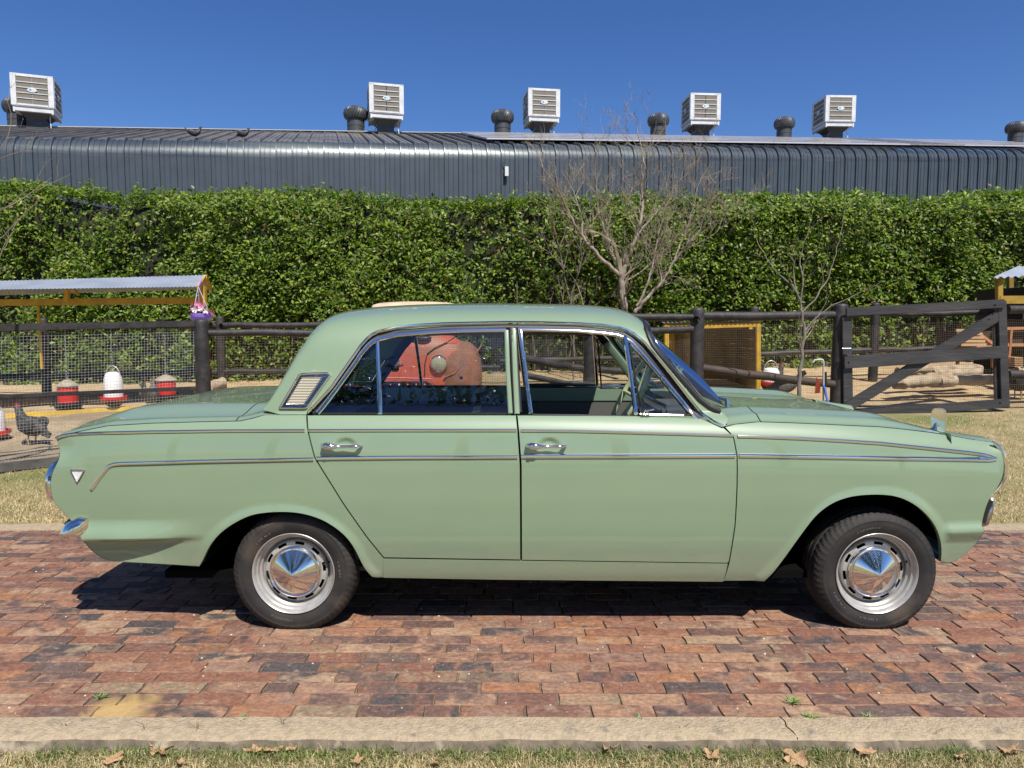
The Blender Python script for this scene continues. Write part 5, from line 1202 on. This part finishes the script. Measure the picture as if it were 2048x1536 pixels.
COMB = MAT('comb_red', (.45,.03,.02), rough=.6); BEAK = MAT('beak', (.35,.25,.10), rough=.5); LEG = MAT('bird_leg', (.30,.22,.08), rough=.6)
def bird(name, loc, rz, s_, mat, label, cat, pose='stand', grp=None):
    """one smooth body from tail to beak; x points where it looks"""
    r = empty(name, loc, label, cat, grp, rz); k = s_
    if pose == 'peck': sp = [(-.20,0,.33),(-.16,0,.30),(-.09,0,.245),(0,0,.215),(.09,0,.20),(.145,0,.175),(.175,0,.125),(.19,0,.085),(.205,0,.06),(.215,0,.045)]
    elif pose == 'lean': sp = [(-.17,0,.14),(-.14,0,.17),(-.08,0,.19),(0,0,.205),(.08,0,.235),(.125,0,.28),(.145,0,.335),(.158,0,.372),(.18,0,.378),(.195,0,.374)]
    else: sp = [(-.22,0,.34),(-.17,0,.29),(-.10,0,.235),(0,0,.205),(.09,0,.235),(.13,0,.29),(.15,0,.345),(.165,0,.385),(.19,0,.388),(.205,0,.383)]
    rad = [.012,.045,.085,.105,.085,.052,.036,.036,.028,.008]
    if name == 'pigeon': rad = [.010,.022,.055,.078,.07,.045,.030,.030,.022,.006]
    pts = [Vector(p)*k for p in sp]; dn = []
    for a in range(len(pts)-1):
        for q in range(3): dn.append(a+q/3)
    dn.append(len(pts)-1); f = lambda arr, t: arr[int(t)] + (arr[min(int(t)+1, len(arr)-1)]-arr[int(t)])*(t-int(t))
    ip = [f(pts, t) for t in dn]; ir = [f([q*k for q in rad], t) for t in dn]
    for _ in range(2): ip = [ip[0]]+[(a+b*2+c)/4 for a, b, c in zip(ip, ip[1:], ip[2:])]+[ip[-1]]; ir = [ir[0]]+[(a+b*2+c)/4 for a, b, c in zip(ir, ir[1:], ir[2:])]+[ir[-1]]
    child(MB().tube(ip, ir, 14, up=(0,1,0)), 'body', mat, r, smooth=180)
    for sy in (-1, 1):
        child(MB().ellip((-.02*k, sy*.082*k, .225*k), (.115*k, .022*k, .062*k), 12, 8, Matrix.Rotation(.35, 4, 'Y')), 'wing', mat, r, smooth=180)
        child(MB().tube([(.0, sy*.04*k, .13*k), (.01*k, sy*.042*k, .06*k), (.0, sy*.042*k, .005)], .0075*k, 6).tube([(.05*k, sy*.042*k, .006*k), (-.03*k, sy*.042*k, .006*k)], .006*k, 5).tube([(.0, sy*.042*k, .006*k), (.04*k, sy*.072*k, .006*k)], .005*k, 5), 'leg', LEG, r)
    h = pts[-2]; d = (pts[-1]-pts[-2]).normalized()
    child(MB().tube([h+d*.012*k, h+d*.045*k], [.010*k,.001], 6), 'beak', BEAK, r)
    if name == 'hen': child(MB().prism([h+Vector(p)*k for p in ((-.03,-.004,.025),(-.02,-.004,.055),(-.005,-.004,.035),(.008,-.004,.052),(.018,-.004,.02))], (0,.008*k,0)), 'comb', COMB, r, smooth=0); child(MB().prism([Vector(p)*k for p in ((-.15,0,.27),(-.27,.02,.38),(-.25,0,.42),(-.19,-.01,.40),(-.12,0,.30))] if pose != 'lean' else [Vector(p)*k for p in ((-.13,0,.12),(-.24,.02,.10),(-.25,0,.14),(-.13,-.01,.20))], (0,.02*k,0)), 'tail', mat, r, smooth=0)
    return r
bird('hen', GP(66,4.05), math.radians(165), 1.0, FEA, 'black speckled hen leaning forward just behind the mesh at the left', 'hen', 'lean')
bird('hen', GP(302,6.0), math.radians(100), 1.0, FEG, 'grey speckled hen below the right-hand red feeder', 'hen', 'stand')
bird('hen', GP(1566,6.0), math.radians(175), 1.0, FEG, 'dark speckled hen drinking at the red dish', 'hen', 'peck'); bird('hen', GP(1546,6.7), math.radians(30), .95, FEA, 'grey hen standing behind the white drinker', 'hen', 'stand')
bird('hen', GP(2034,5.9), math.radians(10), 1.1, FED, 'black hen in the shade at the right edge below the rail', 'hen', 'peck')
for px, py, lab in ((388,277,'left one of the two pigeons on the shed roof'),(485,277,'right one of the two pigeons on the shed roof, tail lower')):
    v = .42; u = (PS(px, py, v)-O_).dot(UV); bird('pigeon', SH(u, v, roof_w(v)-.04), math.radians(25), 1.0, FEP, lab, 'pigeon', 'stand' if px < 400 else 'lean')
# hanging flower pot
PUR = MAT('purple_plastic', (.30,.20,.68), rough=.4); pc_ = V3(402,631,5.0); POT = empty('hanging_flower_pot', pc_, 'purple hanging pot with pink petunias at the shelter corner', 'flower pot')
child(MB().lathe([(.0,-.06),(.08,-.06),(.105,-.01),(.11,.02),(.105,.022),(.09,-.01),(0,-.02)], 24), 'pot', PUR, POT); child(MB().lathe([(.0,-.065),(.09,-.062),(.13,-.02),(.127,-.02),(.09,-.058)], 24), 'saucer', PUR, POT)
top_ = V3(397,578,5.85)-pc_; kn = Vector((-.02,0,.32))
for t in (0, 2.1, 4.2): child(MB().tube([(.1*math.cos(t), .1*math.sin(t), .02), kn], .004, 5), 'hanger', MAT('lilac_cord', (.55,.45,.62), rough=.5), POT)
child(MB().tube([kn, kn+Vector((0,.1,.09)), top_], .008, 6), 'hook', PUR, POT)
rs_ = np.random.RandomState(3); pp = np.stack([rs_.uniform(-.1,.13,30), rs_.uniform(-.1,.1,30), rs_.uniform(.02,.09,30)], -1)
fo = leaves('foliage', pp, np.tile([0,-.3,1.], (30,1)), .05, HLEAF, None, per=5, spread=.02); fo.parent = POT
PINK = MAT('petal_pink', (.75,.16,.42), rough=.6); PALEP = MAT('petal_pale', (.85,.62,.70), rough=.6); MAG = MAT('petal_magenta', (.28,.03,.14), rough=.6)
for (x, y, z, m_) in ((-.045,-.09,.085,PINK),(.0,-.07,.13,PINK),(.045,-.10,.075,PALEP),(.03,-.03,.11,PINK),(.15,-.06,.03,MAG),(-.02,-.10,.06,PALEP),(.10,-.09,.05,PALEP)):
    mb = MB(); 
    for q in range(5):
        a = q*1.2566; a2 = a+.62; mb.add([(x,y+.008,z),(x+.030*math.cos(a-.5), y-.006, z+.030*math.sin(a-.5)),(x+.036*math.cos(a), y-.008, z+.036*math.sin(a)),(x+.030*math.cos(a+.5), y-.006, z+.030*math.sin(a+.5))], [(0,1,2,3)])
    child(mb, 'flower', m_, POT, smooth=0)
# coop in the middle
COOP = empty('open_coop', GP(1430, 7.0), 'low yellow framed coop with slatted walls behind the pole fence', 'coop')
OLIVE = MAT('olive_boards', (.30,.225,.10), (.23,.17,.075), scale=8, rough=.85, bump=.3)  # olive brown boards, tone varying at random
sheet_roof('roof_sheet', COOP, V3(1322,645,6.2), V3(1528,640,6.2), V3(1345,649,7.3), V3(1500,645,7.3), TIN, 24, .008)
MB().beam(V3(1326,655,6.25), V3(1520,649,6.25), .04, .06).build('beam', YEL, COOP, bevel=.003)
for px, Y in ((1516,6.25),(1333,6.25),(1500,7.2),(1345,7.2)): g = GP(px, Y); MB().beam(g-Vector((0,0,.03)), V3(px, 648, Y), .055, .055, (0,1,0)).build('post', YEL, COOP, bevel=.003)
for i in range(7):
    z = .13*i; a, b = GP(1345,7.22), GP(1500,7.22); zz = min(a.z, b.z)
    MB().box((a.x, 7.22, zz+z), (b.x, 7.24, zz+z+.127)).build('board', OLIVE, COOP, smooth=0); c = GP(1405, 6.6)
    MB().box((GP(1400,6.3).x-.02, 6.3, zz+z-.05), (GP(1400,6.3).x, 7.2, zz+z+.077)).build('board', OLIVE, COOP, smooth=0)
    MB().box((GP(1512,6.3).x, 6.32, zz+z-.05), (GP(1512,6.3).x+.015, 7.2, zz+z+.077)).build('board', OLIVE, COOP, smooth=0)
# coop with iron roof at the right
OCH = MAT('dull_yellow_paint', (.33,.21,.025), (.22,.14,.02), scale=7, rough=.7)
RC_ = empty('corner_coop', GP(2080, 7.3), 'yellow and dark coop with corrugated iron roof at the right edge', 'coop')
sheet_roof('roof_sheet', RC_, V3(1984,556,6.6), V3(2300,540,6.6), V3(2035,533,7.4), V3(2320,518,7.4), TIN, 22, .014)
for px, Y in ((1998,6.7),(2240,6.7),(2020,7.8)): g = GP(px, Y); MB().beam(g-Vector((0,0,.03)), V3(px, 553, Y), .07, .07, (0,1,0)).build('post', OCH, RC_, bevel=.004)
MB().beam(V3(1998,600,6.68), V3(2240,598,6.68), .05, .11).build('beam', OCH, RC_, bevel=.004); MB().box((V3(2050,560,6.9).x, 6.9, .5), (V3(2240,560,6.9).x, 7.9, 1.85)).build('coop_box', MAT('coop_dark', (.028,.022,.012), rough=.9), RC_, smooth=0)
# orange hutch
HUT = empty('wooden_hutch', GP(1975, 6.9), 'orange wooden rabbit hutch with slatted roof seen through the gate', 'hutch'); ORW = MAT('orange_wood', (.42,.185,.075), (.30,.13,.055), scale=7, rough=.7, bump=.3); ORP = MAT('pale_orange_wood', (.52,.33,.17), (.42,.25,.12), scale=7, rough=.7)
a, b = V3(1915,690,6.7), V3(2075,700,6.7)
MB().box((a.x,6.72,a.z-.03),(b.x,7.2,V3(1915,662,6.7).z)).build('hutch_box', MAT('hutch_inside', (.05,.03,.018), rough=.9), HUT, smooth=0)
for i in range(5): p = V3(1960,658+i*7.2,6.62-.03*i); MB().box((V3(1948,0,6.6).x, p.y-.01, p.z-.035), (V3(2000,0,6.6).x, p.y+.02, p.z)).build('slat', ORP, HUT, smooth=0)
for q, w in (((1903,694),(1945,658)),((1945,658),(1990,692)),((1908,694),(1988,694)),((1990,658),(2075,656)),((2022,658),(2016,730)),((2060,658),(2060,730)),((1990,690),(2075,690)),((1915,694),(1915,735)),((1985,694),(1985,735))): MB().beam(V3(*q,6.66), V3(*w,6.66), .03, .04, (0,.2,1) if abs(q[0]-w[0]) > 20 else (0,1,0)).build('frame_bar', ORW, HUT, smooth=0)
for i in range(5): p = V3(2028,714+i*4.2,6.5); MB().box((p.x-.06, 6.4, p.z-.016), (p.x+.05, 6.62, p.z)).build('ramp_slat', ORP, HUT, smooth=0)
# logs behind the gate
for i, (A_, B_, r, lab) in enumerate((((1795,742,6.3),(1960,737,6.5),.060,'pale log at the back of the pile behind the gate'),((1790,768,6.0),(1895,756,6.1),.078,'thick pale log at the front left of the pile behind the gate'),((1880,762,6.05),(1992,758,6.15),.066,'pale log at the front right of the pile behind the gate'),((1870,748,6.25),(1960,745,6.3),.060,'middle log resting across the pile behind the gate'),((2005,746,6.5),(2080,744,6.5),.06,'log right of the gate post under the hutch'))):
    p, q = V3(*A_), V3(*B_); log(p, q, r, LOGP, lab, 10+i)
# standpipe
TAP = empty('standpipe', GP(1648, 5.0), 'grey plastic standpipe with bent top beside the young tree', 'tap'); PVC = MAT('grey_pvc', (.42,.42,.38), rough=.5); g = GP(1647, 5.0); k_ = V3(1647,724,5.0)
MB().tube([g-Vector((0,0,.05)), k_, k_+Vector((-.012,0,.022)), k_+Vector((-.04,0,.028)), V3(1630,720,5.0), V3(1626,725,5.0)], [.011,.011,.014,.013,.009,.009], 10).build('pipe', PVC, TAP, smooth=60)
MB().tube([V3(1646,770,4.98), V3(1650,778,4.97), V3(1657,812,4.9), V3(1662,840,4.85)], [.012,.014,.013,.013], 8).build('hose', MAT('blue_hose', (.06,.14,.50), rough=.4), TAP, smooth=60)
sc_ = [V3(1633,754,4.95), V3(1641,766,4.9), V3(1640,786,4.88), V3(1630,787,4.95), V3(1631,770,4.97)]
tag(MB().prism(sc_, (.02,.05,0)).build('scoop', MAT('orange_plastic', (.60,.10,.05), rough=.5), smooth=0), 'small orange red plate hooked on the standpipe', 'scoop')
tag(MB().beam(V3(1651,744,5.1), V3(1651,772,5.1), .02, .03, (0,1,0)).build('handle_grip', BLKP), 'black rod hanging behind the standpipe', 'rod')
# ------------------------------------------------------------------ old red lorry
TR = empty('old_truck', GP(850, 6.4), 'rusty faded red vintage lorry with round headlamps seen through the saloon windows', 'truck')
RED = MAT('faded_red', (.62,.115,.055), (.52,.095,.05), scale=3, rough=.55, c3=(.38,.17,.09), c3s=2.2, c3lo=.50, bump=.15, bscale=60); RUST = MAT('rusty_red', (.32,.12,.065), (.22,.10,.06), scale=7, rough=.8); TAN = MAT('dusty_cream_roof', (.60,.48,.35), (.48,.35,.24), scale=4, rough=.7)
TM = Matrix.Translation(V3(790, 760, 5.8)) @ Matrix.Rotation(math.radians(8), 4, 'Z')
gz = TM.translation.z
def T(x, y, z): return TM @ Vector((x, y, z))
def hull(secs, name, mat, par=TR, n=20, ex=3.2, dx=0.0):
    """secs: (y, half width, z low, z high) superellipse rings"""
    rows = []
    for (y, hw, z0, z1) in secs:
        r = []
        for k in range(n+1):
            t = 2*math.pi*k/n; c, s_ = math.cos(t), math.sin(t); r.append(T(dx+hw*math.copysign(abs(c)**(2/ex), c), y, (z0+z1)/2+(z1-z0)/2*math.copysign(abs(s_)**(2/ex), s_)))
        rows.append(r)
    return MB().grid(rows).build(name, mat, par, smooth=60)
hull([(.0,.05,.10,.20),(.005,.66,-.35,.40),(.04,.88,-.45,.53),(.18,.98,-.50,.585),(.5,1.02,-.50,.61),(.9,1.02,-.50,.62),(1.25,1.0,-.5,.62),(1.3,.5,0,.5)], 'bonnet', RED, n=44, ex=3.0)
for sx in (-1, 1):
    rows = []
    for (y, hw, hh) in [(-.015,.02,.02),(-.01,.20,.30),(.08,.26,.40),(.35,.30,.46),(.8,.28,.46),(1.2,.2,.40),(1.3,.02,.02)]:
        r = []
        for k in range(17): t = 2*math.pi*k/16; c, s_ = math.cos(t), math.sin(t); r.append(T(sx*(.82)+hw*math.copysign(abs(c)**.75, c), y, .02+hh*math.copysign(abs(s_)**.75, s_)))
        rows.append(r)
    MB().grid(rows).build('mudguard', RUST if sx > 0 else RED, TR, smooth=60)
    H_ = TM @ Matrix.Translation((sx*.54, -.005, .20)) @ Matrix.Rotation(math.pi/2, 4, 'X')
    hl = MB().lathe([(.085,-.08),(.110,.0),(.108,.03),(.096,.045),(.086,.035)], 28, H_).build('headlight', CHROME, TR); MB().lathe([(.086,.034),(.06,.05),(0,.058)], 28, H_).build('lens', MAT('lamp_lens', (.40,.36,.26), rough=.1, coat=1), hl)
    Wt = TM @ Matrix.Translation((sx*.86, .62, -.42)) @ Matrix.Rotation(math.pi/2, 4, 'Y'); MB().lathe([(.15,-.09),(.30,-.10),(.34,-.06),(.34,.06),(.30,.10),(.15,.09)], 28, Wt).build('tyre', TYRE, TR)
hull([(1.10,.70,-.3,.60),(1.16,.82,-.38,.70),(1.36,.84,-.38,.89),(2.2,.86,-.38,.90),(2.4,.80,-.3,.86),(2.45,.4,0,.7)], 'cab', RED)
hull([(1.30,.20,.84,.88),(1.42,.52,.84,.97),(1.6,.66,.86,1.02),(2.0,.66,.86,1.02),(2.25,.4,.84,.95)], 'roof', TAN, ex=2.4, dx=.30)
for x0, x1 in ((-.52,-.03),(.03,.52)): MB().prism([T(x0,1.12,.64),T(x1,1.12,.64),T(x1*.96,1.29,.83),T(x0*.96,1.29,.83)], (0,-.03,.012)).build('windscreen', BLKP, TR)
MB().box((-.62,-.03,-.16),(.40,.0,-.02), TM).build('grille_opening', DARK, TR); MB().tube([T(-.66,-.04,.02),T(0,-.05,.03),T(.44,-.04,.01),T(.50,-.03,-.08)], .012, 6).build('grille_lip', RED, TR)
for i in range(10):
    x = -.58+i*.105; MB().tube([T(x,-.05,-.20),T(x,-.07,-.10),T(x,-.04,-.045)], [.030,.026,.006], 10).build('grille_tooth', RED if i not in (6,3) else WHP, TR)
MB().lathe([(0,.03),(.045,.025),(.06,.01),(.062,0)], 20, TM @ Matrix.Translation((.0,-.01,.22)) @ Matrix.Rotation(math.pi/2, 4, 'X')).tube([T(-.09,-.03,.18),T(.11,-.03,.23)], .008, 6).build('nose_badge', WORN, TR)
MB().tube([T(.02,-.005,.50),T(.04,-.012,.38)], .022, 6).build('bonnet_catch', RUST, TR)
MB().tube([T(.36,-.012,.02),T(.37,-.012,.20),T(.40,-.008,.32),T(.50,.0,.40),T(.66,.03,.47),T(.8,.08,.56)], .006, 5).build('panel_seam', DARK, TR)
MB().tube([T(.60,-.02,.02),T(.74,-.02,.08),T(.86,.0,.22),T(1.0,.06,.30),T(1.09,.15,.42)], .010, 5).build('panel_seam', RUST, TR)
MB().ellip(T(.30,.03,.52), (.16,.06,.035), 16, 8).build('bonnet_scoop', BLKP, TR); MB().box((-1.0,-.04,-.55),(1.0,.04,-.45), TM).build('bumper', RUST, TR, bevel=.02)
MB().box((-.95,2.5,-.2),(.95,4.0,.0), TM).build('load_bed', RUST, TR, bevel=.02)
# ------------------------------------------------------------------ small things on the ground in front
DLEAF = MAT('dead_leaf', (.52,.34,.18), (.36,.22,.11), scale=30, rough=.8, bump=.6, bscale=60, transl=.15)
def dry_leaf(px, py, s_, label, seed):
    rr = random.Random(seed); r = ray(px, py); t = (CH+.020)/-r.z; c = CAM+r*t; n = 17; ph = rr.uniform(0,6); rz = rr.uniform(0, 6.28); cur = rr.uniform(.12, .4); M_ = Matrix.Translation(c) @ Matrix.Rotation(rz, 4, 'Z') @ Matrix.Rotation(rr.uniform(-.1,.55), 4, 'X')
    out = [M_ @ Vector((0,0,0))]; mid = []
    for k in range(n):
        a = 2*math.pi*k/n; q = s_*1.05*(.5+.20*math.sin(a*4+ph)+rr.uniform(-.12,.12)); x, y = q*math.cos(a)*1.25, q*math.sin(a); out.append(M_ @ Vector((x, y, cur*(x*x+y*y*2)/s_*.8+rr.uniform(-.16,.16)*s_)))
        mid.append(M_ @ Vector((x*.55, y*.55, cur*(x*x*.3+y*y*.6)/s_*.6+rr.uniform(-.05,.05)*s_)))
    vs = [out[0]]+mid+out[1:]; fs = [(0,1+k,1+(k+1)%n) for k in range(n)]+[(1+k,1+n+k,1+n+(k+1)%n,1+(k+1)%n) for k in range(n)]
    mb = MB().add(vs, fs); mb.tube([M_ @ Vector((-s_*.5,0,.0)), M_ @ Vector((-s_*.95,s_*.15,s_*.2))], .0012, 4); return tag(mb.build('dry_leaf', DLEAF, smooth=50), label, 'leaf', 'dead leaves in the front grass')
for i, (px, py, s_, lab) in enumerate([(322,1500,.05,'curled brown dead leaf in the grass below the rear wheel, left of a pair'),(312,1494,.035,'small upright dead leaf touching the curled leaf left of centre'),(228,1516,.045,'pale dead leaf bent like a boat, leftmost in the grass'),(432,1485,.040,'greyish dead leaf leaning on the kerb'),(506,1500,.034,'dead leaf just left of the crumpled pair'),(540,1497,.045,'crumpled dead leaf, larger of a pair left of centre'),(360,1524,.032,'orange dead leaf at the bottom edge below the rear wheel'),(583,1498,.030,'flat small dead leaf right of the crumpled pair'),(716,1520,.03,'lone tan leaf near the bottom edge left of centre'),(870,1526,.03,'tiny brown leaf at the bottom edge, centre'),(1215,1490,.055,'large light dead leaf below the front door handle'),(1300,1494,.030,'small leaf right of the large light leaf'),(1425,1510,.035,'dead leaf half buried in grass below the front door edge'),(1592,1516,.055,'broad tan dead leaf lying flat below the front wheel'),(1730,1500,.050,'torn upright dead leaf against the kerb below the front wheel'),(1830,1490,.035,'tan leaf lying on the kerb foot right of the torn leaf'),(1920,1512,.032,'small orange leaf near the right corner'),(2020,1500,.050,'curled pale leaf at the right edge')]): dry_leaf(px, py, s_, lab, 40+i)
def weed(px, py, s_, n, label, seed, mat=None):
    r = ray(px, py); c = CAM+r*(CH/-r.z); rr = random.Random(seed); mb = MB()
    for _ in range(n):
        a = rr.uniform(0, 6.28); l = rr.uniform(.5, 1)*s_; e = rr.uniform(.25, 1); d = Vector((math.cos(a), math.sin(a)*.7, e)).normalized(); sd = Vector((-math.sin(a), math.cos(a), 0))*.0022
        b0 = c + Vector((rr.uniform(-.3,.3)*s_, rr.uniform(-.15,.15)*s_, -.004)); m_ = b0+d*l*.6; t_ = b0+d*l+Vector((math.cos(a), math.sin(a), -.3))*l*.25; mb.add([b0-sd, b0+sd, m_+sd, m_-sd, t_], [(0,1,2,3),(3,2,4)])
    return tag(mb.build('weed', mat or MAT('weed_green', (.13,.22,.05), (.20,.26,.09), scale=40, rough=.6), smooth=0), label, 'weed')
weed(203,1396,.035,26,'small green weed in a joint beside the yellow sand stain',1); weed(478,1440,.030,22,'tiny weed growing at the kerb left of centre',2); weed(1583,1406,.040,34,'pale green tuft between bricks at the lower right',3); weed(1621,1437,.035,30,'low weed along the kerb below the pale tuft',4); weed(1735,1434,.028,20,'small flat weed on the kerb edge furthest right',5); weed(1280,1436,.025,18,'faint weed at the kerb below the front door',6)
DRYW = MAT('dry_stalk', (.17,.115,.07), rough=.8)
for i, (px, py, h) in enumerate([(396,1480,.07),(130,1470,.05),(565,1470,.06),(1360,1475,.045),(1870,1488,.05),(290,1478,.05)]):
    r = ray(px, py); c = CAM+r*((CH+.03)/-r.z); rr = random.Random(i); mb = MB().tube([c, c+Vector((.004,0,h*.5)), c+Vector((rr.uniform(-.01,.01),-.01,h))], .0009, 4)
    for _ in range(6): a = rr.uniform(0,6.28); q = c+Vector((0,0,h*rr.uniform(.3,1))); mb.tube([q, q+Vector((math.cos(a)*.03, math.sin(a)*.015, rr.uniform(-.01,.025)))], .0007, 3)
    tag(mb.build('dry_stalk', DRYW), ['branching dry stalk rising against the kerb below the rear wheel','thin dry stalk low at the far left','wiry dry stalk behind the crumpled leaf pair','tangle of fine dry stalk below the front door','wiry dry stalk near the right corner','dark dry stalk left of the branching stalk'][i], 'stalk')
PEB = MAT('pale_grit', (.62,.56,.47), rough=.8); mb = MB(); rr = random.Random(77)
for _ in range(230):
    x, y = rr.uniform(-2.6,2.6), rr.uniform(-.66,1.5); q = rr.uniform(.0012,.0042)*(1 if rr.random() < .9 else 1.8); mb.ellip((x,y,q*.4), (q*rr.uniform(.8,1.5),q,q*.7), 5, 3)
tag(mb.build('grit', PEB, smooth=60, kind='stuff'), 'pale grit and crumbs scattered over the bricks', 'grit')
# ------------------------------------------------------------------ trees on the lawn behind the viewer (seen in chrome and glass)
TLEAF = leaf_mat('tree_leaf', [(0,(.04,.07,.02)),(.3,(.06,.09,.025)),(.6,(.035,.06,.02)),(.85,(.08,.11,.03))])
rs = np.random.RandomState(12)
for i, (x, y, h, lab) in enumerate([(-17,-17,14,'big shade tree on the lawn far left behind the viewer'),(-11.5,-20,16,'tall slim shade tree on the lawn left behind the viewer'),(-6.5,-16,14,'forked shade tree on the lawn behind the viewer, left of the middle'),(-1.5,-19,16,'tallest shade tree on the lawn straight behind the viewer'),(3,-16.5,14,'round shade tree on the lawn behind the viewer, right of the middle'),(8.5,-19,15,'wide shade tree on the lawn right behind the viewer'),(13,-16,13,'low forked shade tree far right on the lawn'),(19,-20,16,'outermost tall shade tree on the right lawn'),(-24,-20,15,'outermost shade tree on the left lawn')]):
    t = empty('shade_tree', (x, y, float(G(x,y))), lab, 'tree', 'trees on the lawn'); b = Vector((x, y, -.06)); tk = MB()
    tk.tube([b, b+Vector((.1,0,h*.3)), b+Vector((-.15,0,h*.55)), b+Vector((.1,.1,h*.85))], [.22,.17,.12,.04], 10)
    for q in range(7): a = q*.9+i; tk.tube([b+Vector((0,0,h*(.28+.06*q))), b+Vector((math.cos(a)*h*.13, math.sin(a)*h*.13, h*(.42+.06*q))), b+Vector((math.cos(a)*h*.26, math.sin(a)*h*.26, h*(.52+.06*q)))], [.08,.05,.02], 6)
    tk.build('trunk', BARK2, t, smooth=60)
    n = 900; cl = rs.randint(0, 26, n); cc = rs.normal(0, 1, (26,3)); cc /= np.linalg.norm(cc, axis=1)[:, None]; cc = cc*np.array([h*.19,h*.19,h*.33])*rs.uniform(.4,1,(26,1))
    pos = cc[cl] + rs.normal(0, h*.045, (n,3)) + np.array([x, y, h*.62]); leaves('crown', pos, (pos-np.array([x,y,h*.55]))/h, .30, TLEAF, t, per=5, spread=.32, seed=i)
